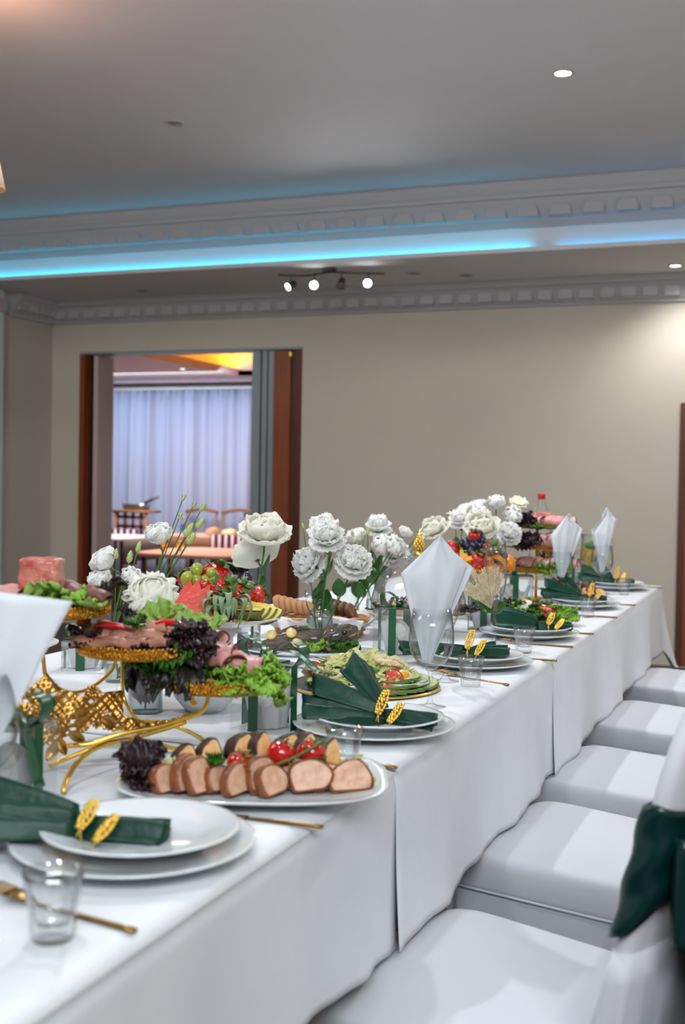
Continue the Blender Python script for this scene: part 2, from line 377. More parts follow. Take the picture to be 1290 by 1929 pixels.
# door frame at the right, dark wood
d2 = struct('door_2', box(-.785, -.745, WY - .03, WY + .0, 0, 1.772), 'darkwood')
struct('door_frame', box(-.745, .12, WY - .03, WY, 1.73, 1.772), 'darkwood', d2); struct('door_frame', box(.08, .12, WY - .03, WY, 0, 1.73), 'darkwood', d2)
struct('door_leaf', box(-.745, .08, WY - .018, WY, 0.01, 1.73), 'wood', d2)
# folding partition in the opening: left jamb, stacked leaves at the right
d1 = struct('door_1', box(-5.545, -3.56, WY - .005, WY + .19, 2.205, 2.222), 'alu')
struct('jamb', box(-5.545, -5.50, WY + .0, WY + .17, 0, 2.205), 'wood', d1)
struct('seal', box(-5.50, -5.44, WY + .10, WY + .13, -.2, 2.205), 'rubber', d1)
struct('jamb_panel', box(-5.44, -5.40, WY + .05, WY + .28, -.2, 2.2), 'pinkpanel', d1)
struct('jamb', box(-3.60, -3.56, WY + .0, WY + .17, 0, 2.205), 'darkwood', d1)
for i, (x0, y0) in enumerate([(-3.99, .02), (-3.905, .02), (-3.85, .02)]):
    struct('partition_leaf', box(x0, x0 + (.07, .042, .045)[i], WY + y0, WY + .85, -.2, 2.2), 'alu', d1)
    struct('seal', box(x0 + (.07, .042, .045)[i], x0 + (.085, .055, .055)[i], WY + .04, WY + .8, -.2, 2.2), 'rubber', d1)
pl = struct('partition_leaf', box(-3.795, -3.66, WY + .0, WY + .06, 0, 2.195), 'wood', d1)
struct('partition_leaf', box(-3.66, -3.60, WY + .03, WY + .09, 0, 2.195), 'darkwood', d1)
struct('hinge', box(-3.665, -3.645, WY - .012, WY + .02, 2.15, 2.185), 'gold', d1)

# ceiling lights
def downlight(x, y, z, on, label, m=None):
    t = thing('ceiling_light', label, 'ceiling light', (x, y, z))
    obj('trim_ring', lathe([(.034, -.001), (.036, -.006), (.048, -.006), (.052, -.001), (.05, 0), (.034, 0)], 28), 'ring', t)
    obj('lamp_face', lathe([(.034, -.002), (.02, -.003), (.001, -.0035)], 24, True), m or ('litsoft' if on else 'lampoff'), t)
    return t
downlight(-1.04, 5.225, 3.03, 1, 'brightly lit recessed spotlight in the high ceiling', 'lit')
downlight(-3.051, 5.329, 3.03, 0, 'unlit recessed spotlight in the high ceiling at left')
downlight(-.805, 7.81, 2.626, 1, 'lit recessed spotlight in the low ceiling at far right')
downlight(-2.182, 7.79, 2.626, 0, 'unlit recessed spotlight in the low ceiling right of the track lights', 'fixture')
downlight(-4.715, 7.77, 2.626, 0, 'unlit recessed spotlight in the low ceiling above the doorway', 'fixture')
downlight(-2.50, 7.62, 2.626, 0, 'small dark recessed fitting just beyond the track light bar', 'fixture')
for q_, (lx_, ly_) in enumerate([(-1.75, 3.9), (.6, 5.0), (-4.6, 4.3), (-1.0, 1.3)]):  # unseen fixtures: one for the key light, three for the added fill spots
    downlight(lx_, ly_, 3.03, 1, 'lit recessed spotlight in the high ceiling, ' + ('above the middle of the long table', 'added fill near the right wall', 'added fill near the left wall', 'added fill above the near end of the table')[q_])
lamp('soffit_spot_lamp', 'SPOT', (-.70, 7.74, 2.60), 24, (1, .98, .95), .05, (-.60, 8.3, .9), 130, .8)

# track light with four heads
t = thing('track_light', 'dark nickel spotlight bar with four heads under the low ceiling', 'spotlight bar', (-2.985, 7.30, 2.626), s=.86)
obj('ceiling_plate', lathe([(.055, 0), (.055, -.018), (.05, -.022), (.001, -.022)], 24, True), 'fixture', t)
obj('bar', tube(spline([(-.40, -.08, -.045), (-.2, 0, -.045), (0, 0, -.03), (.2, 0, -.045), (.42, .10, -.045)], 20), .008), 'fixture', t)
heads = [(-.31, -.04, (-.45, -.75, -.5), 0), (-.125, 0, (.3, -1, -.14), 1), (.10, 0, (-.02, -.5, -.9), 0), (.31, .03, (.22, -1, -.14), 1)]
for hx, hy, d, on in heads:
    q = Vector(d).normalized().to_track_quat('Z', 'Y').to_matrix().to_4x4()
    h = obj('spot_head', lathe([(.016, -.05), (.024, -.045), (.03, 0), (.034, .03), (.03, .03), (.025, .0), (.001, -.01)], 20, True), 'fixture', t, Matrix.Translation((hx, hy, -.125)) @ q)
    obj('lamp_face', lathe([(.029, .028), (.015, .034), (.001, .035)], 18, True), 'lit' if on else 'litsoft' if hx < -.2 else 'lampoff', h)
    obj('arm', tube([(hx, hy, -.045), (hx, hy, -.12)], .005), 'fixture', t)
lamp('track_spot_lamp', 'SPOT', (-2.955, 7.22, 2.49), 12, (1, 1, 1), .03, (-2.2, 3, 1.6), 100, .8)
lamp('track_spot_lamp', 'SPOT', (-2.52, 7.25, 2.49), 12, (1, 1, 1), .03, (-1.5, 3, 1.6), 100, .8)

# chandelier at the left, only its nearest shade shows in the frame
t = thing('chandelier', 'cream shaded pendant lamp at the upper left edge', 'pendant lamp', (-2.672, 3.35, 3.03))
obj('cord', tube([(0, 0, 0), (0, 0, -.55)], .006), 'fixture', t)
obj('lamp_shade', lathe([(.045, -.68), (.055, -.71), (.08, -.83), (.078, -.83), (.05, -.70), (.04, -.68)], 24), 'shade', t)
obj('finial', ball(.02, c=(0, 0, -.865)), 'shade', t)
obj('bulb', ball(.025, c=(0, 0, -.77)), emis('warm_bulb', (1, .55, .3), 12), t)
lamp('chandelier_lamp', 'POINT', (-2.9, 3.6, 2.72), 5, (1, .45, .25), .08)

# ================================================================== the second room
struct('floor_second_room', box(-11, -1, WY + .18, 14.2, -.25, -.2), 'floor')
struct('wall_far', box(-11, -1, 14, 14.2, -.2, 3.2), 'wall')
struct('wall_far_left', box(-11.1, -11, WY + .18, 14.2, -.2, 3.2), 'wall')
struct('wall_far_right', box(-1.1, -1, WY + .18, 14.2, -.2, 3.2), 'wall')
c2 = MB(); c2.add(box(-11, -1, WY + .18, 9.6, 2.44, 2.5)); c2.add(box(-11, -6.3, 9.6, 12.6, 2.44, 2.5)); c2.add(box(-11, -1, 12.6, 13.0, 2.44, 2.5)); c2.add(box(-11, -1, 12.6, 12.65, 2.44, 2.8)); c2.add(box(-11, -1, 13.3, 14, 2.44, 2.8)); 
c2.add(box(-11, -1, WY + .18, 14, 2.78, 2.84)); c2.add(box(-6.31, -6.30, 9.6, 12.6, 2.5, 2.52)); c2.add(box(-11, -1, 13.0, 13.01, 2.44, 2.515))
struct('ceiling_second_room', c2, mat('warm_ceiling', (214, 190, 182), .7))
o = obj('led_strip', box(-6.36, -6.33, 9.7, 12.5, 2.502, 2.515), 'ledyellow', smooth=False); tag(o, 'yellow light strip in the far room ceiling recess', 'light strip')
o = obj('led_strip', box(-10, -2, 12.96, 12.985, 2.502, 2.512), 'ledblue', smooth=False); tag(o, 'blue light strip above the far room curtain', 'light strip')
obj_y = downlight(-6.55, 11.7, 2.44, 1, 'lit recessed spotlight in the far room ceiling')
t = thing('ceiling_hook_light', 'small dark spotlight on the far room ceiling', 'ceiling light', (-6.9, 10.6, 2.44))
obj('base', lathe([(.05, 0), (.05, -.015), (.001, -.015)], 16, True), 'fixture', t); obj('spot_head', ball(.03, .03, .045, (.01, 0, -.06)), 'fixture', t)
lamp('far_room_lamp', 'AREA', (-6.6, 11.2, 2.40), 70, (1, .80, .72), 1.5, size_y=1.0)
lamp('curtain_fill_light', 'AREA', (-7.6, 12.0, 2.38), 44, (.70, .82, 1), 3.5, (-7.6, 13.6, .8), size_y=.15)  # area light added only to brighten the curtain
# curtain
def curt(u, v):
    x = -10 + 6.5 * u; z = 2.36 - 2.5 * v
    g = .07 * sin(x * 19 + 2 * sin(x * 3.1)) + .05 * sin(x * 8 + 1.0) + .03 * sin(x * 47)
    return (x, 13.55 + g * (.6 + .5 * v) + (.02 * sin(x * 80) if v < .04 else 0), z)
o = obj('curtain', sheet(curt, 420, 8, .004), 'curtain'); tag(o, 'floor length pale blue white pleated curtain in the far room', 'curtain')
o = obj('curtain_rail', box(-10, -3.5, 13.5, 13.53, 2.36, 2.38), 'ring', smooth=False); tag(o, 'white curtain rail under the far room ceiling', 'curtain rail')

def skirt_standin(loc, rz, label):
    t = thing('skirt_standin_chair', label, 'chair', loc, rz, 'striped skirt stand-ins of the far room')
    # chair form standing in for striped table skirts, back panel of satin strips
    obj('seat', box(-.22, .22, -.22, .22, .40, .46), 'stripeB', t, bevel=.015)
    b = obj('backrest', box(-.24, .24, .205, .235, .38, .80), 'stripeB', t, bevel=.01)
    for i in range(6):
        x = -.2 + i * .08; obj('stripe', box(x - .016, x + .016, .198, .242, .385, .795), 'stripeA', b)
    for x in (-.2, .2):
        for y in (-.19, .21): obj('leg', box(x - .015, x + .015, y - .015, y + .015, 0, .41), 'chairwood', t)
def rail_chair(loc, rz, label):
    t = thing('wooden_chair', label, 'chair', loc, rz, 'wooden chairs of the far room')
    obj('seat', box(-.21, .21, -.2, .2, .43, .47), 'chairwood', t, bevel=.01)
    obj('top_rail', tube(spline([(-.23, .22, .98), (0, .25, 1.02), (.23, .22, .98)], 8), .022), 'chairwood', t)
    obj('lower_rail', tube([(-.21, .21, .68), (.21, .21, .68)], .012), 'chairwood', t)
    for x in (-.2, .2):
        obj('leg', tube([(x, .2, 0), (x * 1.05, .22, .98)], .014), 'chairwood', t); obj('leg', tube([(x, -.18, 0), (x, -.18, .44)], .014), 'chairwood', t)
def far_table(loc, sx, sy, h, m, label, hang=.25):
    t = thing('dining_table', label, 'table', loc)
    obj('table_top', loft([sell(sx, sy, 36, 5, h - .03), sell(sx, sy, 36, 5, h - .004), sell(sx - .01, sy - .01, 36, 5, h)]), m, t)
    obj('cloth_skirt', loft([sell(sx + .004, sy + .004, 36, 5, h - .006), sell(sx + .006, sy + .006, 36, 5, h - hang), sell(sx - .004, sy - .004, 36, 5, h - hang)], False), m, t)
    for x in (-1, 1):
        for y in (-1, 1): obj('leg', tube([(x * sx * .8, y * sy * .8, 0), (x * sx * .8, y * sy * .8, h - .02)], .02), 'fixture', t)
F0 = -.2
far_table((-5.75, 10.9, F0), .62, .62, .65, 'peach', 'peach table in the far room, nearest to the doorway', .04)
far_table((-7.0, 11.1, F0), .35, .5, .76, 'cloth', 'white clothed table at the left side of the far room')
far_table((-6.35, 12.45, F0), .75, .36, .74, 'peach', 'peach buffet table before the far curtain')
skirt_standin((-6.25, 10.0, F0), 2.9, 'maroon chair-shaped stand-in for striped table skirt at the left corner of the peach table')
skirt_standin((-5.86, 11.80, F0), pi, 'maroon chair-shaped stand-in for striped table skirt behind the peach table, at its left')
skirt_standin((-5.36, 11.80, F0), pi, 'maroon chair-shaped stand-in for striped table skirt behind the peach table, at its right')
skirt_standin((-7.5, 11.75, F0), .1, 'maroon chair-shaped stand-in for striped table skirt behind the white clothed far table')
rail_chair((-7.15, 13.1, F0), 0, 'wooden chair with a curved rail at left before the curtain')
rail_chair((-6.6, 13.1, F0), .1, 'wooden chair with a curved rail at middle before the curtain')
rail_chair((-6.05, 13.1, F0), 0, 'pale wooden chair at the right of the curtain, left one')
rail_chair((-5.55, 13.1, F0), 0, 'pale wooden chair at the right of the curtain, right one')
t = thing('wooden_crate_stand', 'dark lattice wooden crate stand at the left of the far curtain', 'stand', (-7.55, 12.4, F0))
obj('frame', box(-.22, .22, -.15, .15, .5, .55), 'chairwood', t)
for x in (-.22, .2): obj('post', box(x, x + .03, -.15, -.12, 0, .98), 'chairwood', t)
obj('top_board', box(-.24, .25, -.16, .16, .98, 1.01), 'chairwood', t)
for k in range(4):
    obj('lattice_bar', box(-.2 + k * .11, -.16 + k * .11, -.14, -.13, .55, .98), 'darkwood', t); obj('lattice_bar', box(-.2, .2, -.14, -.13, .58 + k * .11, .62 + k * .11), 'darkwood', t)
t = thing('serving_pan', 'steel chafing pan with a raised lid on the crate stand', 'chafing dish', (-7.55, 12.4, F0 + 1.01))
obj('pan', loft([sell(.14, .1, 24, 4, 0), sell(.17, .12, 24, 4, .08)]), 'steel', t); obj('handle', tube([(.12, 0, .09), (.3, 0, .17)], .016), 'fixture', t)
for i, (x, y) in enumerate([(-6.85, 12.3), (-6.72, 12.28)]):
    t = thing('water_bottle', 'small bottle with a blue label on the buffet table, ' + ('left one' if i == 0 else 'right one'), 'bottle', (x, y, F0 + .74), 0, 'blue label bottles')
    obj('bottle_body', lathe([(.001, 0), (.03, .002), (.03, .12), (.012, .16), (.012, .185), (.001, .186)], 14), 'clearpet', t); obj('label_band', lathe([(.0305, .04), (.0305, .12)], 14), 'navy', t); obj('bottle_cap', lathe([(.013, .175), (.013, .195), (.001, .196)], 10), 'navy', t)
for i, (x, y, r, m) in enumerate([(-6.5, 12.25, .09, 'bread'), (-6.25, 12.2, .1, 'lemon'), (-5.95, 12.2, .09, 'aspic'), (-5.72, 12.25, .08, 'rocket')]):
    t = thing('food_platter', ['platter of pale rolls on the far buffet', 'platter of yellow food on the far buffet', 'platter of pink cold cuts on the far buffet', 'platter of green salad at the far buffet end'][i], 'platter', (x, y + .15, F0 + .742))
    obj('plate', lathe([(.001, 0), (r * .7, .0), (r * 1.2, .015), (r * 1.2, .018), (r * .7, .005), (.001, .005)], 20), 'porcelain', t)
    obj('food', jit(ball(r, r * .9, .06, (0, 0, .03), 12, 8), .02, 12, i), m, t)
for i, (x, y) in enumerate([(-6.15, 10.65), (-6.0, 10.72)]):
    t = thing('brass_cup', 'shiny brass cup on the peach far table, ' + ('front one' if i == 0 else 'rear one'), 'cup', (x, y, F0 + .65), 0, 'brass cups')
    obj('bowl', lathe([(.001, .04), (.03, .045), (.042, .08), (.036, .11), (.034, .11), (.04, .08), (.001, .05)], 16), 'gold', t); obj('foot', lathe([(.03, 0), (.012, .012), (.012, .042)], 14), 'gold', t)

# ================================================================== tables and cloths
def banquet_table(y0, y1, label):
    t = thing('banquet_table', label, 'table', (-1.22, (y0 + y1) / 2, 0), 0, 'joined banquet tables'); h = (y1 - y0) / 2
    obj('table_top', box(-.585, .585, -h + .005, h - .005, .715, .742), 'darkwood', t)
    for x in (-.34, .34):
        for y in (-h + .08, h - .08): obj('leg', tube([(x, y, 0), (x, y, .716)], .018, 8), 'rubber', t)
banquet_table(.3, 1.86, 'banquet table nearest the camera under the first cloth')
banquet_table(1.86, 3.08, 'middle banquet table under the second cloth')
banquet_table(3.08, 5.64, 'long banquet table at the far end under the third cloth')
def tablecloth(y0, y1, hem, label, lift, endfold=0, seed=0):
    XR, XL, R = -.606, -1.835, .018
    ny = max(24, int((y1 - y0) / .035))
    prof = []
    for k in range(13): prof.append(('l', k / 12))
    def fn(u, v):
        y = y0 + (y1 - y0) * u
        # v: 0 left hem, .2 left edge, .8 right edge, 1 right hem
        if v < .25: s = (1 - v / .25); x, z, o = XL, .75 - .3 * s, -1
        elif v <= .75: x = XL + (XR - XL) * (v - .25) / .5; z = .75; s = 0; o = 0
        else: s = (v - .75) / .25; x, z, o = XR, .75 - hem(y) * s, 1
        wv = (.008 * sin(y * 9 + seed) + .005 * sin(y * 23 + 2 * seed) + .002 * sin(y * 47)) * s ** 1.2
        x += o * (wv + .010 * s * s + .002)
        if o and s < .12: x -= o * .014 * (1 - s / .12) ** 2 ; z -= 0
        if o == 0:
            e = min(x - XL, XR - x)
            if e < .02: z -= .008 * (1 - e / .02) ** 2
            z += .0006 * sin(x * 30 + y * 11) * sin(y * 17 + seed)
        return (x, y, z + lift)
    o = obj('tablecloth', sheet(fn, ny, 88, .0016), 'cloth'); tag(o, label, 'tablecloth')
    return o
tablecloth(.3, 1.815, lambda y: .240 + .060 * min(1, max(0, (y - 1.38)) / .40), 'white tablecloth at the near end, its edge ending under the roast platter corner', .0, seed=1)
tablecloth(1.80, 3.10, lambda y: .302, 'white tablecloth over the middle table, overlapping the nearest one', .0025, seed=2.3)
def c3(y0, y1):
    XR, XL = -.606, -1.835
    def fn(u, v):
        y = y0 + (y1 - y0) * u; past = max(0, y - 5.64)
        if v < .25: s = (1 - v / .25); x, z, o = XL, .75 - .3 * s, -1
        elif v <= .75: x = XL + (XR - XL) * (v - .25) / .5; z = .75; s = 0; o = 0
        else: s = (v - .75) / .25; x, z, o = XR, .75 - .305 * s, 1
        wv = (.008 * sin(y * 8) + .005 * sin(y * 21)) * s ** 1.2
        x += o * (wv + .010 * s * s + .002)
        if past > 0:
            z = min(z, .75) - past * .95 * (1 - .0 * s) ; y = 5.64 + .02 * (1 - exp(-past * 60)) + .09 * past + (.02 * sin(x * 18) * past / .3)
            if o: x += o * .16 * (past / .32) * s; z = max(z, .34 + .03 * s)
        if o and s < .12: x -= o * .014 * (1 - s / .12) ** 2
        return (x, y, z - .0005)
    o = obj('tablecloth', sheet(fn, 96, 88, .0016), 'cloth'); tag(o, 'white tablecloth at the far end with a corner hanging over the table end', 'tablecloth')
c3(3.085, 5.96)

# ================================================================== covered chairs
def ring_at(s, z, wob=0, k=30, n=120, a=.245, b=.255, e=8, ph=0):
    R_ = sell(a * s, b * s, n, e, z - .031 * min(1, z / .3))
    out = []
    for j, p in enumerate(R_):
        q = 1 + wob * sin(2 * pi * j * k / n + ph + .8 * sin(j * .31))
        out.append((p[0] * q + .025, p[1] * q * (1 - .10 * (p[0] / a + 1) / 2), p[2]))
    return out
def chair_meshes():
    D = {}
    D['seat'] = mesh('seat_cover', loft([ring_at(.985, .395), ring_at(1.0, .41), ring_at(1.0, .448), ring_at(.992, .460), ring_at(.972, .468), ring_at(.90, .472), ring_at(.5, .4755), ring_at(.05, .476)]), 'chaircloth')
    D['pipe'] = mesh('piping', tube(ring_at(1.002, .398) + ring_at(1.002, .398)[:1], .0032, 6), 'chaircloth')
    D['skirt'] = mesh('seat_skirt', loft([ring_at(.985, .398, .002, 24), ring_at(.985, .36, .012, 24), ring_at(1.0, .2, .022, 24), ring_at(1.02, .04, .032, 24), ring_at(1.0, .04, .032, 24)], False), 'chaircloth')
    def back(th, grow):
        rings = []
        for i in range(19):
            f = i / 18; z = .34 + (.66 + grow) * f
            X = .283 + .225 * max(0, (z - .45)); bw = (.196 + grow) * (1 if z < .8 else sqrt(max(.0, 1 - ((z - .8) / (.2 + grow + .002)) ** 2.6)))
            rings.append([(X + p[0], p[1], z) for p in sell(th, max(bw, .01), 36, 3, 0)])
        return loft(rings)
    D['back'] = mesh('backrest_cover', back(.024, .0), 'chaircloth')
    # the cover falls to the floor behind the seat, in soft pleats
    rings = []
    for i in range(15):
        v = i / 14; z = .62 - .58 * v; X = .283 + .225 * max(0, z - .45) + .02 * v
        rr = []
        for j, p in enumerate(sell(.027 + .05 * v, .200 + .03 * v, 96, 3.2, 0)):
            q = (.010 * sin(j * .9 + 1) + .007 * sin(j * 2.1)) * min(1, v * 1.5); d = sqrt(p[0] ** 2 + p[1] ** 2)
            rr.append((X + p[0] * (1 + q / .06 * .5), p[1] + q * (1 if p[1] > 0 else -1) * .6, z))
        rings.append(rr)
    D['fall'] = mesh('cover_drape', loft(rings), 'chaircloth')
    return D
CM = chair_meshes()
def chair(x, y, label):
    t = thing('covered_chair', label, 'chair', (x, y, 0), -.30, 'white covered chairs along the table')
    for k, nm in (('seat', 'seat_cover'), ('back', 'backrest_cover'), ('fall', 'cover_drape')): link(nm, CM[k], t)
    sk = link('seat_skirt', CM['skirt'], t); link('piping', CM['pipe'], sk)
    for lx in (-.11, .19):
        for ly in (-.2, .2): obj('leg', box(lx - .012, lx + .012, ly - .012, ly + .012, 0, .36), 'rubber', t)
    return t
CX = -.45
ch0 = chair(CX, 1.79, 'white covered chair nearest the camera, its back tied with a green sash')
for i, yc in enumerate([2.583, 3.26, 4.06, 4.89]):
    chair(CX, yc, 'white covered chair, %s behind the one with the green sash' % ORD[i])
# sash round the nearest backrest, knot and tail
def sashband(u, v):
    a = 2 * pi * u; zc = .735 + .02 * cos(a) ; half = .088 - .035 * max(0, cos(a))
    z = zc + (v - .5) * 2 * half
    X = .283 + .225 * (z - .45)
    ct, st = cos(a), sin(a); ww = .0022 * sin(v * 15 + 1.5 * sin(a * 2))
    return (X + (.036 + ww) * (abs(ct) ** .7) * (1 if ct > 0 else -1), (.207 + ww) * (abs(st) ** .55) * (1 if st > 0 else -1), z)
s_ = thing('chair_sash', 'dark green satin sash tied round the nearest chair back', 'sash', (CX, 1.79, 0), -.30)
obj('band', sheet(sashband, 96, 14, .0015), 'sash', s_)
obj('knot', jit(ball(.035, .04, .045, (.393, 0, .75), 16, 10), .008, 30, 3), 'sash', s_)
def tail(sg, L, w, dz):
    def fn(u, v):
        z = .74 - L * v + dz; y = sg * (.02 + .14 * v ** .8) + (u - .5) * 2 * (.03 + w * min(1, v * 2.2))
        return (.393 + .012 * sin(u * 9 + sg) + .02 * v + .004 * sin(u * 21 + v * 5), y, z + .03 * (u - .5))
    return fn
obj('tail', sheet(tail(1, .56, .075, 0), 20, 20, .0015), 'sash', s_); obj('tail', sheet(tail(-1, .5, .07, 0), 20, 20, .0015), 'sash', s_)
def bow(sg):
    def fn(u, v):
        a = 2 * pi * u
        return (.393 + .03 * sin(a), sg * (.02 + .085 * (1 - cos(a)) / 1.0), .75 + (v - .5) * (.05 + .09 * (1 - cos(a)) / 2) - .02 * (1 - cos(a)))
    return fn
obj('bow_loop', sheet(bow(1), 24, 8, .0015), 'sash', s_); obj('bow_loop', sheet(bow(-1), 24, 8, .0015), 'sash', s_)
# a bare dark chair back beyond the table
t = thing('dark_chair', 'dark grey rounded chair back beyond the bread basket', 'chair', (-2.05, 5.3, 0), s=.82)
obj('backrest', loft([[(p[0], p[1], z) for p in sell(.02, .24 * f, 24, 3, 0)] for z, f in ((.5, .9), (.7, 1), (.82, .96), (.86, .85), (.875, .6))]), 'darkgrey', t)
obj('seat', loft([sell(.2, .23, 30, 4, .42, (.0, 0)), sell(.21, .24, 30, 4, .46), sell(.19, .22, 30, 4, .48)]), 'darkgrey', t, T(-.2, 0, 0))
for lx in (-.36, -.02):
    for ly in (-.2, .2): obj('leg', tube([(lx, ly, 0), (lx, ly, .5)], .014), 'rubber', t)

# ================================================================== place settings
TZ = .7515
PL = [(-.758, 1.250), (-.728, 2.035), (-.768, 2.885), (-.765, 3.515), (-.780, 4.47), (-.775, 5.33)]
WHICH = ['nearest the camera', 'at the second place setting, beside the chicken salad', 'at the third place setting', 'at the fourth place setting, before the leafy salad', 'at the fifth place setting', 'at the farthest place setting']
plate_big = mesh('plate', lathe([(.001, 0), (.085, 0), (.088, .002), (.10, .006), (.145, .016), (.150, .0185), (.150, .0205), (.145, .0195), (.10, .010), (.088, .006), (.001, .0055)], 64), 'porcelain')
plate_small = mesh('plate', lathe([(.001, 0), (.07, 0), (.074, .002), (.084, .007), (.118, .0165), (.1225, .0185), (.1225, .0205), (.117, .0200), (.084, .0105), (.07, .006), (.001, .0055)], 64), 'porcelain')
def simple(name, me, label, cat, X, group=None):
    o = link(name, me, None, X); return tag(o, label, cat, group)
for i, (x, y) in enumerate(PL):
    simple('dinner_plate', plate_big, 'wide white dinner plate ' + WHICH[i], 'plate', T(x, y, TZ), 'wide dinner plates')
    simple('starter_plate', plate_small, 'smaller upper plate ' + WHICH[i], 'plate', T(x + .004, y + .008, TZ + .0135), 'stacked smaller plates')

# green satin napkins
def wedge(x0, y0, ang, L, w0, w1, h0, h1, z, pleats=2, droop=0.0, lift=0.0, sd=0):
    """a folded leaf of cloth fanning from a pinch point, with pleat ridges and a cut end"""
    ca, sa = cos(ang), sin(ang); rings = []; n = 48
    for i in range(15):
        t = i / 14; w_ = w0 + (w1 - w0) * t ** .85; h_ = h0 + (h1 - h0) * sin(pi * min(1, t * .55 + .03))
        r = []
        for j in range(n):
            up = j < n // 2
            c_ = 1 - 2 * (j / (n // 2 - 1)) if up else -1 + 2 * ((j - n // 2) / (n // 2 - 1))
            tri = (.5 + .5 * cos(pi * (c_ * (pleats + .3) + sd))) ** .8
            hh = h_ * (1 - abs(c_) ** 2.6) * (.30 + .70 * tri) * (1 - .25 * t * abs(sin(c_ * 5 + sd)))
            zz = hh + .0015 if up else min(hh * .35, .012) * (1 if t > .15 else t / .15)
            s2 = L * t * (1 - .07 * abs(c_) * t + .05 * (tri - .5) * t)
            r.append((x0 + s2 * ca - w_ * c_ * sa, y0 + s2 * sa + w_ * c_ * ca, z + zz + lift * t - droop * t * t + .0030 * t * noise.noise((t * 4 + sd, c_ * 3, ang * 2))))
        rings.append(r)
    return loft(rings)
leafm = None
def sprig(me_leaf, base, tip, n, side=.019, up=.004):
    """stem with paired leaflets from base to tip"""
    b, t = Vector(base), Vector(tip); mb = MB(); d = (t - b)
    mb.add(tube([b, b + d * .5 + Vector((0, 0, .002)), t], .0011, 5))
    dn = d.normalized(); s = dn.cross(Vector((0, 0, 1))); s = s.normalized() if s.length > .01 else Vector((1, 0, 0)); u = s.cross(dn)
    Q = dn.to_track_quat('Z', 'Y').to_matrix().to_4x4(); rows = 9
    for k in range(rows):
        f = .26 + .74 * k / (rows - 1); wd = side * (.35 + .65 * sin(pi * (.12 + .76 * k / (rows - 1)))) * .5
        cols = 4 if k % 2 else 3
        for c in range(cols):
            o_ = (c / (cols - 1) * 2 - 1) * wd
            p = b + d * (f + .012 * cos(c * 2 + k)) + s * o_ + u * (up * (1 - abs(o_) / side))
            mb.add(ball(.0028, .0024, .0037, n=7, m=5), 0, Matrix.Translation(p) @ Q)
            mb.add(tube([b + d * (f - .07), p], .0007, 4))
    mb.add(ball(.003, .0024, .006, n=6, m=4), 0, Matrix.Translation(t) @ dn.to_track_quat('Z', 'Y').to_matrix().to_4x4())
    return mb
def napkin(i, x, y, z, rz, parts, ring, ringrot=0.0, standing=.04):
    t = thing('green_napkin', 'green satin napkin ' + WHICH[i], 'napkin', (x, y, z), rz, 'green satin napkins')
    for p in parts: obj('napkin_fold', wedge(*p), 'satin', t)
    g = thing('napkin_ring', 'gold leaf napkin ring ' + WHICH[i], 'napkin ring', (x, y, z), rz + ringrot, 'gold napkin rings')
    a = [(0.0, .030 * cos(k * pi / 12), .014 + .019 * sin(k * pi / 12)) for k in range(24)]
    a.append(a[0]); obj('band', tube(a, .0013, 6), 'gold', g, T(ring, 0, 0))
    m1 = sprig(None, (ring - .004, -.036, .012), (ring + .014, -.012, .056 + standing), 9); obj('sprig', m1, 'gold', g)
    m2 = sprig(None, (ring + .016, -.050, .002), (ring + .042, -.028, .038 + standing * .55), 9); obj('sprig', m2, 'gold', g)
F2 = [(.01, -.004, pi - .02, .150, .014, .046, .022, .040, .003, 1.6, 0, .010, .5), (.01, .004, pi - .30, .135, .012, .044, .016, .040, .016, 1.3, 0, .034, 1.2), (.01, .010, pi - .80, .088, .012, .040, .014, .034, .026, 1.0, 0, .062, .1),
      (.01, 0, -.10, .098, .016, .036, .022, .030, .003, 1.6, .006, 0, 2.1), (.01, -.012, pi + .30, .105, .012, .034, .014, .024, .003, 1, 0, 0, 3.0)]
F1 = [(.0, 0, pi + .06, .175, .018, .052, .028, .042, .003, 2.0, 0, .008, .3), (.0, .01, pi - .16, .150, .014, .046, .020, .042, .016, 1.4, 0, .022, 1.8),
      (.0, 0, .0, .115, .018, .036, .026, .030, .003, 1.6, .004, 0, 2.6)]
F3 = [(.0, 0, pi, .17, .016, .036, .024, .032, .003, 1.6, 0, .004, .2), (.0, 0, .05, .11, .016, .036, .020, .026, .003, 1.8, 0, .004, 1.0), (.01, .02, .5, .08, .012, .024, .014, .024, .004, 1, 0, .006, 0)]
F4 = [(.04, 0, pi - .05, .14, .020, .054, .028, .052, .003, 1.1, 0, .006, .1), (.04, 0, .02, .105, .020, .034, .026, .026, .003, 1.6, 0, .0, 1.0), (.04, .01, pi - .35, .11, .012, .036, .018, .040, .016, 1, 0, .012, 2)]
NZ = TZ + .0205
napkin(0, -.822, 1.222, NZ - .002, YAW + .02, F1, .010, standing=-.010)
napkin(1, -.715, 2.020, NZ, YAW - .08, F2, .002, standing=.004)
napkin(2, -.79, 2.895, NZ, YAW + .0, F3, .0, standing=.010)
napkin(3, -.78, 3.52, NZ, YAW - .08, F4, .07, standing=-.006)
napkin(4, -.79, 4.475, NZ, YAW - .05, F2, .04, standing=.012)
napkin(5, -.80, 5.335, NZ, YAW - .05, F2, .02, standing=.02)

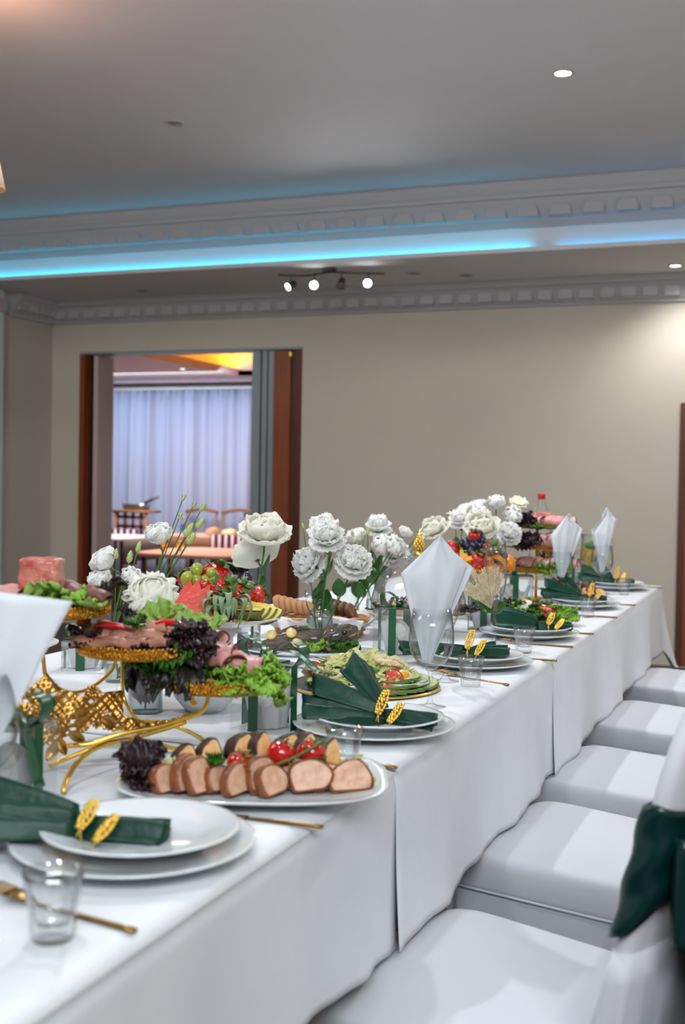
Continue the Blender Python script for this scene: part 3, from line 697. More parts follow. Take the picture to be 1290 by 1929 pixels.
# cutlery
def handle(L, w0, w1, t0=.0022):
    mb = MB(); rings = []
    for k in range(9):
        f = k / 8; rings.append([(L * f, (w0 + (w1 - w0) * f) * cos(a), t0 * (1 + .3 * f) * sin(a) + t0) for a in [2 * pi * q / 8 for q in range(8)]])
    return mb.add(loft(rings))
kn = mesh('knife', handle(.11, .003, .0055).add(loft([[(-.11 * f, .009 * s * (1 - .75 * max(0, f - .75) * 4 * max(0, f - .75)) * (1 if s > 0 else .3) , zz) for s, zz in ((1, .001), (1, .003), (-1, .003), (-1, .001))] for f in (0, .25, .5, .75, .9, 1)])), 'cutlery')
fk = handle(.135, .002, .0052)
fk.add(loft([[(-.0 - .045 * f, wv * s, .002 + .006 * sin(f * 2) + q) for s, q in ((1, 0), (1, .0015), (-1, .0015), (-1, 0))] for f, wv in ((0, .002), (.3, .007), (.6, .0115), (1, .0125))]))
for k in range(4):
    y_ = -.0108 + k * .0072; fk.add(tube([(-.044, y_, .009), (-.065, y_, .011), (-.088, y_ * .96, .007)], [.0017, .0015, .0009], 5))
fkm = mesh('fork', fk, 'cutlery')
KN = [(-.695, 1.435, .05), None, (-.70, 3.06, -.02), (-.705, 3.665, .02), (-.705, 4.63, .03), (-.70, 5.49, 0)]
for i, q in enumerate(KN):
    if q: simple('table_knife', kn, 'matt gold table knife beside the plate ' + WHICH[i], 'knife', T(q[0], q[1], TZ, rz=q[2]), 'gold knives')
FK = [(-.755, 1.05, -.16), (-.735, 1.80, -.06), (-.745, 2.69, -.38), (-.735, 3.345, 0), (-.73, 4.17, -.05), None]
for i, q in enumerate(FK):
    if q: simple('table_fork', fkm, 'matt gold table fork beside the plate ' + WHICH[i], 'fork', T(q[0], q[1], TZ, rz=q[2]), 'gold forks')

# glasses
def facet(prof, n=10, sub=4, amp=.0012, z0=.0, z1=1):
    N_ = n * sub; rings = []
    for r, z in prof:
        q = amp if z0 < z < z1 and r > .01 else 0
        rings.append([((r - q * (1 - abs(cos(pi * j / sub)))) * cos(2 * pi * j / N_), (r - q * (1 - abs(cos(pi * j / sub)))) * sin(2 * pi * j / N_), z) for j in range(N_)])
    return loft(rings, False)
shot = mesh('shot_glass', facet([(.001, .0005), (.0185, .0005), (.0195, .004), (.0205, .012), (.0215, .03), (.0255, .052), (.0275, .069), (.0262, .0695), (.0235, .052), (.0190, .030), (.0165, .017), (.001, .014)], 10, 4, .0018, .006, .055), 'thickglass')
for i, (x, y) in enumerate([(-.688, .982), (-.674, 1.745), (-.694, 2.586), (-.705, 3.18), (-.695, 4.146), (-.703, 5.085)]):
    simple('shot_glass', shot, 'small faceted shot glass by the plate ' + WHICH[i], 'glass', T(x, y, TZ, rz=i * .6, s=(1.12, 1.12, 1)), 'shot glasses')
gob = [(.035, .0008), (.034, .002), (.015, .004), (.006, .010), (.0042, .02), (.004, .055), (.0055, .072), (.012, .082), (.030, .094), (.042, .112), (.047, .135), (.0455, .165), (.0395, .205), (.0388, .205), (.0447, .165), (.0462, .135), (.0412, .112), (.029, .0955), (.010, .086), (.001, .085)]
gobm = mesh('goblet', lathe([(.001, .0008)] + gob, 48), 'glass')
flute = [(.033, .0008), (.032, .002), (.013, .005), (.006, .016), (.0038, .04), (.004, .098), (.007, .110), (.016, .122), (.026, .150), (.0315, .185), (.0325, .22), (.030, .262), (.0275, .300), (.0268, .300), (.0293, .262), (.0318, .22), (.0308, .185), (.025, .151), (.014, .126), (.001, .118)]
flm = mesh('champagne_flute', lathe([(.001, .0008)] + flute, 40), 'glass')
GB = [(-.958, 1.205), (-.705, 2.312), None, (-.862, 4.50), (-.795, 5.075)]
GL = ['nearest the camera at left edge', 'behind the second plate, holding the tallest napkin', '', 'behind the leafy salad', 'at the far end near the farthest shot glass']
for i, q in enumerate(GB):
    if q: simple('wine_goblet', gobm, 'clear stemmed wine goblet ' + GL[i], 'glass', T(q[0], q[1], TZ, s=(1.0 if i else 1.05)), 'wine goblets')
simple('champagne_flute', flm, 'tall clear champagne flute with wheat tied to its stem', 'glass', T(-.81, 3.265, TZ))
simple('champagne_flute', flm, 'tall clear champagne flute half hidden behind the large paper napkin', 'glass', T(-.765, 2.625, TZ))
# paper napkins standing in the goblets: folded kites rolled to a point
def kite(H, l1, r1, hl, hr, xt, bend, tw=0, sd=0):
    """H height, l1/r1 half widths at the side corners (at heights hl, hr), xt sideways shift of the tip"""
    def fn(u, v):
        z = H * v; s = (u - .5) * 2
        def half(hc, wc, sg):
            if v < hc: return .008 + (wc - .008) * (v / hc)
            return wc * (1 - (v - hc) / (1 - hc)) + sg * 0
        L_ = half(hl, l1, -1); R_ = half(hr, r1, 1)
        x = (s * R_ if s > 0 else s * L_) + xt * v
        y = bend * (1 - s * s) * min(1, v * 1.6) * (1 - .5 * v) + .004 * sin(v * 9 + s * 3 + sd) * v + .003 * sin(s * 8 + sd)
        return (x * cos(tw) - y * sin(tw), x * sin(tw) + y * cos(tw), z)
    return fn
def paper_napkin(loc, label, layers, rz):
    t = thing('paper_napkin', label, 'napkin', loc, rz, 'white paper napkins in goblets')
    for k, a in enumerate(layers): obj('paper_fold', sheet(kite(*a), 22, 40, .0008), 'paper', t)
paper_napkin((-.713, 2.309, TZ + .092), 'large white paper napkin standing in the goblet behind the second plate',
    [(.262, .072, .062, .70, .76, .022, -.022, 0, 0), (.245, .06, .068, .66, .80, .030, .018, .08, 1.2)], YAW)
paper_napkin((-.958, 1.205, TZ + .092), 'blurred white paper napkin in the goblet at the left edge',
    [(.225, .06, .105, .60, .95, .012, -.03, 0, 2), (.195, .10, .06, .72, .8, -.02, .012, .1, .6)], YAW)
paper_napkin((-.862, 4.50, TZ + .092), 'white paper napkin in the goblet behind the leafy salad',
    [(.25, .052, .056, .70, .84, .018, -.022, 0, 4), (.235, .04, .055, .75, .86, .03, .01, -.1, 3), (.26, .03, .03, .8, .8, .03, .014, 0, 1)], YAW)
paper_napkin((-.795, 5.075, TZ + .092), 'white paper napkin with a loose rolled top at the far end',
    [(.25, .052, .038, .66, .9, .02, -.028, 0, 5), (.275, .02, .042, .9, .82, .018, .016, .2, 2), (.225, .05, .02, .8, .8, .0, .02, -.2, 2)], YAW)
# dried wheat sprig tied to the flute
t = thing('wheat_sprig', 'dried wheat and leaf sprig tied with twine to the flute', 'dried flowers', (-.81, 3.265, TZ + .098), YAW)
tw = []
for k in range(60): a = k * .9; tw.append((.0075 * cos(a), .0075 * sin(a) * 1.0, -.004 + .028 * k / 60))
obj('twine', tube(tw, .0014, 5), 'twine', t)
for k in range(24):
    r2 = random.Random(k); a = -1.0 + 1.25 * ((k * 7) % 24) / 23; L_ = .075 + .05 * r2.random()
    mb = MB(); p0 = Vector((-.012, -.012, .01)); dr = Vector((sin(a) * 1.0, -.15 - .2 * r2.random(), cos(a)))
    mb.add(tube([p0, p0 + dr * L_ * .5, p0 + dr * L_], .0008, 4))
    for q in range(16):
        f = .45 + .55 * q / 16; s_ = ((q % 2) * 2 - 1); o_ = Vector((s_ * .003, r2.uniform(-.003, .003), 0))
        mb.add(ball(.0024, .0024, .0062, n=5, m=4), 0, Matrix.Translation(p0 + dr * L_ * f + o_) @ dr.to_track_quat('Z', 'Y').to_matrix().to_4x4() @ Matrix.Rotation(s_ * .35, 4, 'Y'))
        if q % 3 == 0: mb.add(tube([p0 + dr * L_ * f, p0 + dr * (L_ * f + .022) + o_ * 3], .0003, 3))
    obj('wheat_ear', mb, 'wheat', t)
def leaf_mesh(L=.05, w=.018, mt='leaf', nm='leaf', curl=.01):
    def fn(u, v):
        s = (u - .5) * 2; ww = w * sin(pi * min(.98, v * .93 + .04)) ** .8
        return (s * ww, L * v, curl * (v * v) * 2 - .25 * ww * (1 - abs(s)) - 0)
    return mesh(nm, sheet(fn, 6, 10, .0005), mt)
LEAF = leaf_mesh()
for k in range(5): link('leaf', LEAF, t, T(-.012, -.010, .0, rx=.5, ry=-.6 + .35 * k, rz=1.2 - .5 * k, s=.9))

# ================================================================== gift boxes
def strap(path, w, up=(0, 0, 1)):
    P = [Vector(p) for p in path]
    def fn(u, v):
        f = v * (len(P) - 1); k = min(int(f), len(P) - 2); p = P[k].lerp(P[k + 1], f - k)
        return p + Vector(up) * (u - .5) * w
    return sheet(fn, 2, (len(P) - 1) * 3, .0006)
def gift_box(loc, rz, a, h, label, bow_s=1.0, inner=True, tails=((.09, -.02), (-.05, -.03)), grp='clear favour boxes with ribbon'):
    t = thing('gift_box', label, 'gift box', loc, rz, grp)
    obj('clear_box', box(-a, a, -a, a, .001, h), 'film', t, smooth=False)
    obj('box_lid', loft([sell(a + .0015, a + .0015, 24, 30, h - .012), sell(a + .0015, a + .0015, 24, 30, h + .001), sell(a * .6, a * .6, 24, 30, h + .0015), sell(.001, .001, 24, 30, h + .0015)], False), 'film', t, smooth=False)
    wv = .021; e = a + .002
    for ax in (0, 1):
        q = MB()
        for s in (-1, 1):
            if ax == 0: q.add(box(s * e - .0005, s * e + .0005, -wv / 2, wv / 2, 0, h + .003))
            else: q.add(box(-wv / 2, wv / 2, s * e - .0005, s * e + .0005, 0, h + .003))
        q.add(box(-e, e, -wv / 2, wv / 2, h + .0024, h + .0032) if ax == 0 else box(-wv / 2, wv / 2, -e, e, h + .0024, h + .0032))
        obj('ribbon_band', q, 'ribbon', t, smooth=False)
    b = obj('bow_knot', jit(ball(.013, .011, .010, (0, 0, h + .012), 12, 8), .003, 60, 2), 'ribbon', t)
    def lp(sg, L, wd, yy):
        def fn(u, v):
            A = 2 * pi * u
            return (sg * (.006 + L * (1 - cos(A)) / 2), yy * (1 - cos(A)) / 2 + (v - .5) * (.014 + wd * 1.3 * (1 - cos(A)) / 2), h + .012 + .020 * bow_s * sin(A) * (1 if sg > 0 else -1) * sg + .008 * (1 - cos(A)))
        return fn
    obj('bow_loop', sheet(lp(1, .052 * bow_s, .018, .008), 20, 5, .0006), 'ribbon', t); obj('bow_loop', sheet(lp(-1, .050 * bow_s, .018, .006), 20, 5, .0006), 'ribbon', t)
    for k, (dx, dz) in enumerate(tails):
        def tf(u, v, dx=dx, dz=dz):
            return (dx * v, (-.03 - .01 * k) * v * (1 if k == 0 else -1) + (u - .5) * .026 * (.6 + .4 * v), h + .014 + .02 * sin(pi * min(1, v * 1.1)) + dz * v * v)
        obj('bow_tail', sheet(tf, 4, 14, .0006), 'ribbon', t)
    if inner:
        g = thing('favour_cake', 'white frosted favour inside the box ' + label.split(',')[1].strip(), 'favour', (loc[0], loc[1], loc[2] + .003), rz, 'favours inside the clear boxes')
        n = 22
        def wrap(u, v):
            A = 2 * pi * u; r = a * (.62 + .22 * v + .10 * v * sin(5 * A + 1) + .04 * sin(9 * A)); r = min(r, a * .93 / max(abs(cos(A)), abs(sin(A)), .7))
            return (r * cos(A), r * sin(A), .002 + h * (.52 + .16 * sin(3 * A + 2)) * v)
        obj('paper_wrap', sheet(wrap, 40, 6, .0006), 'tissue', g, smooth=False)
        for k in range(7):
            aa = k * 2 * pi / 6; rr = a * .34 if k < 6 else 0
            obj('frosting', jit(ball(a * .30, a * .30, a * .34, (rr * cos(aa), rr * sin(aa), h * (.32 if k < 6 else .5)), 14, 9), .006, 50, k), 'petal', g)
    return t
gift_box((-.918, 1.985, TZ), YAW - .52, .052, .118, 'clear gift box with green ribbon, in front of the chicken salad', 1.25, tails=((.125, -.01), (-.05, -.03)))
gift_box((-1.025, 1.345, TZ), YAW - .30, .052, .118, 'clear gift box with green ribbon, at the left edge of the picture', 1.1, tails=((.075, -.09), (-.06, -.03)))
gift_box((-1.0, 2.985, TZ), YAW - .40, .055, .125, 'clear gift box with green ribbon, left of the large paper napkin', .95)
gift_box((-.935, 3.63, TZ), YAW - .15, .048, .105, 'clear gift box with green ribbon, between cloche and flute', .8)
gift_box((-1.00, 4.32, TZ), YAW - .05, .065, .12, 'clear gift box with green ribbon, below the far meat stand', 1.0)
gift_box((-.985, 5.40, TZ), YAW - .10, .058, .12, 'clear gift box with green ribbon, farthest along the table', 1.1)
gift_box((-1.60, 2.40, TZ), YAW, .045, .07, 'small gift box with green ribbon, beyond the gold stand at left', .8)

# ================================================================== food helpers
def leafy(kind_m, L, W, ruf, k, curl, sd, nm='leaf', nu=30, nv=10, point=0, lobes=0):
    """one ruffled lettuce leaf growing along +Y from the origin"""
    r2 = random.Random(sd); ph = r2.random() * 6
    def fn(u, v):
        a = (u - .5) * 2
        w_ = W * (.22 + .78 * min(1, v * 1.35) ** .8)
        edge = max(abs(a) ** 2.2, v ** 3)
        rr = ruf * edge * (sin(k * a * 2.6 + v * 7 + ph) + .7 * sin(k * a * 6.1 - v * 13 + ph * 2))
        end = L * v * (1 - .30 * a * a * v) + L * .07 * edge * (sin(lobes * a + ph) + .6 * sin(lobes * 2.3 * a + ph * 3))
        x = a * w_ * (1 + .10 * sin(v * 23 + ph) * abs(a) + .06 * sin(v * 41 + ph))
        return (x, end, curl * sin(v * 2.2) * L + rr + .22 * W * a * a)
    return mesh(nm, sheet(fn, nu, nv, .0007), kind_m)
LV = {}
def leaves(kind_m):
    if kind_m not in LV:
        st = dict(lettuce=(.066, .046, .009, 5), lightlettuce=(.075, .05, .006, 4), parsley=(.052, .036, .009, 7), purple=(.066, .044, .010, 6), oak=(.09, .032, .005, 3), rocket=(.06, .020, .004, 3))[kind_m]
        LV[kind_m] = [leafy(kind_m, st[0], st[1], st[2], st[3], c, i * 7 + 1, lobes=(14 if kind_m in ('parsley', 'lettuce') else 9)) for i, c in enumerate((.25, .5, -.1))]
    return LV[kind_m]
def lettuce(label, loc, kind_m, spec, group='lettuce leaves on the platters', name='lettuce', s=1.0):
    """spec: list of (x, y, z, tilt, heading, scale) in the thing's frame (frame turned by YAW)"""
    t = thing(name, label, 'lettuce', loc, YAW, group, s)
    for q, (x, y, z, tl, hd, sc) in enumerate(spec):
        link('leaf', leaves(kind_m)[q % 3], t, T(x, y, z) @ Matrix.Rotation(hd, 4, 'Z') @ Matrix.Rotation(tl, 4, 'X') @ Matrix.Rotation((q * 1.7) % .8 - .4, 4, 'Y') @ Matrix.Scale(sc, 4))
    return t
def rosette(n, r, tl, sc, seed=0, a0=0, a1=2 * pi, z=0):
    r2 = random.Random(seed); out = []
    for k in range(n):
        a = a0 + (a1 - a0) * (k + .5) / n + r2.uniform(-.2, .2)
        out.append((r * cos(a), r * sin(a), z + r2.uniform(0, .01), tl + r2.uniform(-.3, .3), a - pi / 2, sc * r2.uniform(.75, 1.15)))
    return out
def plate_prof(r, h=.02, th=.004):
    return [(.001, 0), (r * .6, 0), (r * .66, .003), (r * .9, h * .7), (r, h), (r, h + th * .6), (r * .98, h + th * .7), (r * .88, h * .7 + th), (r * .64, .003 + th), (.001, th)]
def prism_slice(a, b, th, m_face, m_rim, n=22, flat=.6, wob=.06, sd=0, rim=1, e=2.3):
    """a cut slice standing in the XZ plane, thickness along Y; returns MB with face (0) and rim (1)"""
    r2 = random.Random(sd); P = []
    for j in range(n):
        t = 2 * pi * j / n; q = 1 + wob * sin(3 * t + sd) + wob * .5 * sin(5 * t + 2 * sd)
        z = sin(t) * b * q; z = max(z, -b * flat); P.append((a * cos(t) * q, z + b * flat))
    cz = b * flat * .9
    mb = MB()
    f = [(x, 0, z) for x, z in P]; g = [(x, th, z) for x, z in P]
    fi = [(x * .88, -th * .06, cz + (z - cz) * .88) for x, z in P]; gi = [(x * .88, th * 1.06, cz + (z - cz) * .88) for x, z in P]
    mid = [(x * 1.03 * (1 + .03 * sin(9 * k_)), th * .5, cz + (z - cz) * 1.03) for k_, (x, z) in enumerate(P)]
    mb.add(loft([fi[::-1], f[::-1], mid[::-1], g[::-1], gi[::-1]], False), 1)
    nn = len(P)
    mb.add(([*fi, (0, -th * .08, cz)], [(k, (k + 1) % nn, nn) for k in range(nn)]), 0)
    mb.add(([*gi, (0, th * 1.08, cz)], [((k + 1) % nn, k, nn) for k in range(nn)]), 0)
    return mb
TOM = mesh('tomato_flesh', loft([[(r * cos(2 * pi * j / 18), r * sin(2 * pi * j / 18), z) for j in range(18)] for r, z in ((.001, .0005), (.010, .001), (.0165, .008), (.0185, .017), (.0165, .026), (.009, .0318), (.003, .0305), (.001, .0295))]), 'tomato')
CALT = MB()
for k in range(5):
    a = k * 2 * pi / 5; CALT.add(loft([[(.004 * cos(a + b_), .004 * sin(a + b_), .0305) for b_ in (-.5, 0, .5)], [(.012 * cos(a + b_), .012 * sin(a + b_), .0335) for b_ in (-.15, 0, .15)], [(.017 * cos(a + b_), .017 * sin(a + b_), .031) for b_ in (-.02, 0, .02)]], False, False))
CALT.add(tube([(0, 0, .03), (.002, 0, .038)], .0015, 5))
CALTM = mesh('calyx', CALT, 'vine')
def tomato(label, loc, s=1.0, rx=0.0, ry=0.0, group=None):
    t = thing('cherry_tomato', label, 'tomato', loc, 0, group); t.rotation_euler = (rx, ry, rnd.random()); t.scale = (s, s, s)
    link('flesh', TOM, t); link('calyx', CALTM, t); return t
def strawberry_mesh():
    mb = MB(); n = 16
    prof = [(.001, -.030), (.005, -.0285), (.010, -.022), (.0145, -.012), (.0165, -.003), (.0155, .004), (.009, .0085), (.001, .0085)]
    mb.add(lathe(prof, n))
    sd = MB()
    for i in range(1, 6):
        z = -.026 + i * .0055
        r = np.interp(z, [p[1] for p in prof[:6]], [p[0] for p in prof[:6]])
        for k in range(9):
            a = 2 * pi * (k + .5 * (i % 2)) / 9; sd.add(ball(.0007, .0007, .0011, (r * cos(a) * 1.0, r * sin(a), z), 5, 3))
    cx = MB()
    for k in range(8):
        a = k * 2 * pi / 8 + .2 * (k % 2)
        def fn(u, v, a=a):
            s_ = (u - .5) * 2; w_ = .0042 * sin(pi * min(.98, v * .85 + .12)); rr = .002 + .016 * v
            return (rr * cos(a) - s_ * w_ * sin(a), rr * sin(a) + s_ * w_ * cos(a), .009 + .004 * sin(v * 3 + k) - .0 + .004 * v * (k % 2))
        cx.add(sheet(fn, 2, 5, .0004))
    cx.add(tube([(0, 0, .008), (.001, 0, .018)], .001, 5))
    return mesh('berry', mb, 'strawberry'), mesh('seeds', sd, 'seed'), mesh('calyx', cx, 'calyx')
SB = strawberry_mesh()
def strawberry(label, loc, rot=(0, 0, 0), s=1.0, group='strawberries'):
    t = thing('strawberry', label, 'strawberry', loc, 0, group, s); t.rotation_euler = rot
    b_ = link('berry', SB[0], t); q = link('seeds', SB[1], b_); q['kind'] = 'stuff'; link('calyx', SB[2], t); return t
def grapes(label, loc, m, pts, r, name='grape_bunch', stem=True):
    t = thing(name, label, 'grapes', loc, YAW)
    G = mesh('grape', ball(r, r, r * 1.15, n=14, m=9), m)
    for k, p in enumerate(pts): link('grape', G, t, T(*p, rx=(k * 1.1) % 1.2 - .6, ry=(k * .7) % 1 - .5, s=.9 + .2 * ((k * 37) % 10) / 10))
    if stem: obj('stem', tube(spline([(-.02, 0, .0), (0, 0, .02), (.02, .005, .015), (.03, .0, .03)], 10), .0015, 5), 'vine', t)
    return t
def chunks(label, loc, m, n, rx, ry, hz, size, seed, name, cat, kind='stuff', rz=YAW, flat=.5, shred=False):
    r2 = random.Random(seed); mb = MB()
    for _ in range(n):
        a = r2.random() * 2 * pi; rr = sqrt(r2.random()); x, y = rx * rr * cos(a), ry * rr * sin(a); z = hz * (1 - rr * rr) * r2.uniform(.5, 1) + size * .4
        if shred:
            p = Vector((x, y, z)); d = Vector((r2.uniform(-1, 1), r2.uniform(-1, 1), r2.uniform(-.3, .5))).normalized() * size * r2.uniform(1, 2.2)
            sd_ = d.orthogonal().normalized() * size * .35; q = p + d * .5 + Vector((0, 0, size * .3)); e = p + d
            mb.add(([tuple(v) for v in (p - sd_, p + sd_, q - sd_ * 1.4, q + sd_ * 1.2, e - sd_ * .4, e + sd_ * .3)], [(0, 1, 3, 2), (2, 3, 5, 4)]))
        else:
            mb.add(ball(size * r2.uniform(.6, 1.2), size * r2.uniform(.6, 1.2), size * flat * r2.uniform(.7, 1.3), n=6, m=4), 0, T(x, y, z, r2.random() * 3, r2.random() * 3, r2.random() * 3))
    o = obj(name, mb, m, None, T(*loc, rz=rz)); tag(o, label, cat, kind=kind); return o
def ham_fold(L=.05, W=.03, sd=0, edge=True):
    """a ham slice folded into a loose roll with a darker rim"""
    ph = sd * 1.3
    def fn(u, v, sc=1.0):
        a = -1.2 + 5.0 * u; r = W * (.35 + .5 * u) * (1 + .25 * v) * sc
        return (r * cos(a) * .9, L * (v - .5) * (1 + .08 * sin(u * 6 + ph)), r * sin(a) * .55 + W * .35 + .003 * sin(v * 9 + ph))
    mb = MB().add(sheet(fn, 18, 8, .0022), 0)
    if edge:
        mb.add(tube([fn(u / 18, 0) for u in range(19)], .0014, 5), 1); mb.add(tube([fn(u / 18, 1) for u in range(19)], .0014, 5), 1)
    return mb
HAM = [mesh('ham_slice', ham_fold(.055 + .01 * i, .030, i), ('ham_pale' if i % 2 else 'ham', 'ham_edge')) for i in range(3)]
SLC = [mesh('meat_slice', ham_fold(.085, .022, i + 5, False), 'sliced') for i in range(2)]
DRK = [mesh('smoked_slice', ham_fold(.075, .026, i + 9, False), 'smoked') for i in range(2)]
def meat(mesh_, name, label, cat, X, group): return simple(name, mesh_, label, cat, X, group)

# ================================================================== roast platter in front
PC = (-.755, 1.585, TZ)
t = thing('serving_platter', 'long white platter holding the roast slices in front', 'platter', PC, YAW)
def splat(a, b, z, e=3.2): return sell(a, b, 72, e, z)
obj('platter_body', loft([splat(.001, .001, .0), splat(.12, .085, .0), splat(.135, .10, .003), splat(.185, .142, .013), splat(.200, .155, .019), splat(.200, .155, .0215), splat(.190, .147, .018), splat(.135, .10, .008), splat(.11, .08, .006), splat(.001, .001, .006)], False), 'porcelain', t)
PZ = TZ + .008
SP = [mesh('roast_slice', prism_slice(.030, .024 + .003 * i, .011, 0, 0, sd=i * 3 + 1), ('roast', 'crust')) for i in range(3)]
us = [-.128, -.100, -.076, -.052, -.024, .006, .028, .050, .076, .102, .134]
for i, u in enumerate(us):
    big_ = i >= 7
    p = rel((PC[0], PC[1], PZ), u + .012, -.070 + .010 * (i % 2) + (.012 if big_ else 0) + .05 * max(0, u - .08), .004 + (.002 if big_ else 0))
    o = simple('roast_slice', SP[i % 3], 'slice of roast pork, %s from the left in the front row' % ORD[i], 'meat slice',
        T(*p) @ Matrix.Rotation(YAW + (.95 if not big_ else .45) - .04 * i + .08 * sin(i * 2.3), 4, 'Z') @ Matrix.Rotation((-.30 if not big_ else -.50) + .12 * sin(i * 1.7), 4, 'X') @ Matrix.Rotation(.14 * sin(i * 2.9), 4, 'Y') @ Matrix.Diagonal((.88 if not big_ else 1.1, 1.3, 1.08 + .10 * sin(i * 1.3), 1)), 'roast slices on the front platter')
SP2 = mesh('roast_slice', prism_slice(.028, .020, .02, 0, 0, sd=11), ('roast', 'crust'))
# stuffed grilled rolls behind
q_ = prism_slice(.017, .022, .024, 0, 0, sd=4, wob=.1); ROLL = mesh('stuffed_roll', q_, ('filling', 'grill'))
for i, (u, v, z) in enumerate([(-.062, -.004, .038), (-.018, .004, .046), (.016, .012, .046), (.048, .018, .044), (.084, .020, .044), (.116, .018, .038), (-.098, -.010, .030)]):
    p = rel((PC[0], PC[1], PZ), u, v, z - .012)
    simple('stuffed_roll', ROLL, 'grilled roll with orange filling, %s behind the roast slices' % ('leftmost' if i == 6 else ORD[i + 1] + ' from the left'), 'stuffed roll',
        T(*p) @ Matrix.Rotation(YAW + .5 + .2 * (i % 3), 4, 'Z') @ Matrix.Rotation(-.25, 4, 'X') @ Matrix.Rotation(.3 * (i % 2), 4, 'Y') @ Matrix.Scale(1.12, 4), 'stuffed rolls')
for i, (u, v, z, s) in enumerate([(-.070, -.040, .022, .85), (-.022, -.032, .026, 1.15), (.034, -.020, .036, 1.2), (.078, -.012, .036, 1.2)]):
    tomato('red cherry tomato on the roast platter, %s from the left' % ORD[i], rel((PC[0], PC[1], PZ), u, v, z - .006), s, .5 - .2 * i, .3, 'tomatoes on the roast platter')
t = thing('vine_sprig', 'green tomato vine lying over the tomatoes on the roast platter', 'vine', rel((PC[0], PC[1], PZ), .04, -.030, .028), YAW)
obj('vine_stem', tube(spline([(-.02, -.02, .008), (.01, -.018, .018), (.045, -.006, .034), (.066, .006, .046)], 14), .0022, 6), 'vine', t)
obj('side_stem', tube([(.012, -.018, .019), (.016, -.024, .008)], .0013, 5), 'vine', t); obj('side_stem', tube([(.04, -.008, .032), (.03, -.006, .044)], .0013, 5), 'vine', t)
for i, (u, v) in enumerate([(-.055, -.050), (-.008, -.044), (.095, -.025)]):
    lettuce('small green herb sprig on the roast platter, %s from the left' % ORD[i], rel((PC[0], PC[1], PZ), u, v, .030), 'parsley', rosette(6, .002, .5, .32, i), 'herb sprigs on the roast platter', 'herb_sprig')
chunks('mixed vegetable salad at the left end of the roast platter', rel((PC[0], PC[1], PZ), -.135, -.02), 'filling', 60, .035, .04, .03, .007, 4, 'vegetable_salad', 'salad')
chunks('green marinated vegetables at the left end of the roast platter', rel((PC[0], PC[1], PZ), -.125, -.015, .002), 'shred', 90, .04, .045, .036, .008, 5, 'marinated_greens', 'salad', shred=True)
chunks('pale vegetable salad at the right end of the roast platter', rel((PC[0], PC[1], PZ), .145, -.005), 'lightlettuce', 80, .032, .04, .040, .008, 6, 'vegetable_salad', 'salad', shred=True)
chunks('diced cheese and ham at the right end of the roast platter', rel((PC[0], PC[1], PZ), .142, -.005), 'breast', 50, .032, .04, .036, .007, 7, 'diced_salad', 'salad')
chunks('browned vegetables under the roast slices', rel((PC[0], PC[1], PZ), .0, -.015), 'crust', 130, .13, .05, .022, .009, 8, 'browned_vegetables', 'vegetables')
lettuce('dark purple lettuce at the left end of the roast platter', rel((PC[0], PC[1], PZ), -.158, -.050, .0), 'purple', rosette(7, .010, .35, .62, 3) + rosette(5, .008, 1.0, .62, 4) + [(-.01, 0, .02, 1.25, .5, 1.0)], s=.86)

# ================================================================== gold tiered stands
def gold_plate(t, c, r, name='tray'):
    p = obj(name, lathe([(.001, 0), (r * .92, 0), (r * .96, .002), (r * .965, .004), (.001, .004)], 48), 'gold', t, T(*c))
    q = MB().add(lathe([(r * .955, .001), (r * .99, .001), (r, .006), (r * 1.0, .018), (r * .985, .020), (r * .97, .018), (r * .955, .006), (r * .955, .001)], 60))
    n = int(2 * pi * r / .0075)
    for k in range(n):
        a = 2 * pi * k / n; q.add(ball(.0034, n=6, m=4, c=(r * 1.0 * cos(a), r * 1.0 * sin(a), .019))); q.add(ball(.0026, .0026, .005, n=6, m=4, c=(r * 1.005 * cos(a), r * 1.005 * sin(a), .009)))
    obj('beaded_rim', q, 'goldmesh', p)
OC = (-1.03, 1.70, TZ)
t = thing('tiered_stand', 'gold three tray stand with filigree leaves, nearest the camera', 'tiered stand', OC, YAW)
gold_plate(t, (.008, .034, .165), .112); gold_plate(t, (.147, .013, .112), .098); gold_plate(t, (-.151, -.014, .233), .105)
def rod(name, P, r=.0032, m='gold'): return obj(name, tube(spline(P, 40), r, 8), m, t)
rod('curved_arm', [(-0.038, 0.033, 0.165), (-0.047, 0.033, 0.136), (-0.07, 0.003, 0.114), (-0.095, -0.038, 0.108), (-0.13, -0.067, 0.125), (-.15, -.03, .18), (-.151, -.014, .233)])
rod('curved_arm', [(-0.032, 0.034, 0.165), (-0.03, 0.032, 0.111), (-0.026, 0.032, 0.084), (-0.008, 0.012, 0.062), (0.019, -0.019, 0.052)])
rod('curved_arm', [(.13, .013, .112), (0.112, 0.012, 0.112), (0.092, 0.012, 0.108), (0.090, 0.012, 0.098)], .0028)
rod('scroll_leg', [(0.092, 0.012, 0.088), (0.088, 0.012, 0.101), (0.1, 0.012, 0.110), (0.114, 0.012, 0.103), (0.117, 0.012, 0.086), (0.105, 0.002, 0.07), (0.076, -0.019, 0.062), (0.045, -0.039, 0.055), (-0.011, -0.069, 0.048), (-0.057, -0.089, 0.036), (-0.097, -0.099, 0.034)], .0042)
rod('scroll_leg', [(-0.118, -0.11, 0.004), (-0.089, -0.101, 0.016), (-0.049, -0.089, 0.03), (-0.001, -0.069, 0.04), (0.045, -0.039, 0.048), (0.085, -0.016, 0.058)], .0038)
rod('scroll_leg', [(-0.059, -0.262, 0.004), (-0.061, -0.24, 0.013), (-0.056, -0.19, 0.029), (-0.04, -0.15, 0.041), (-0.02, -0.109, 0.043), (0.007, -0.069, 0.038), (0.036, -0.04, 0.026), (0.067, -0.01, 0.012), (0.087, 0.01, 0.004)], .0042)
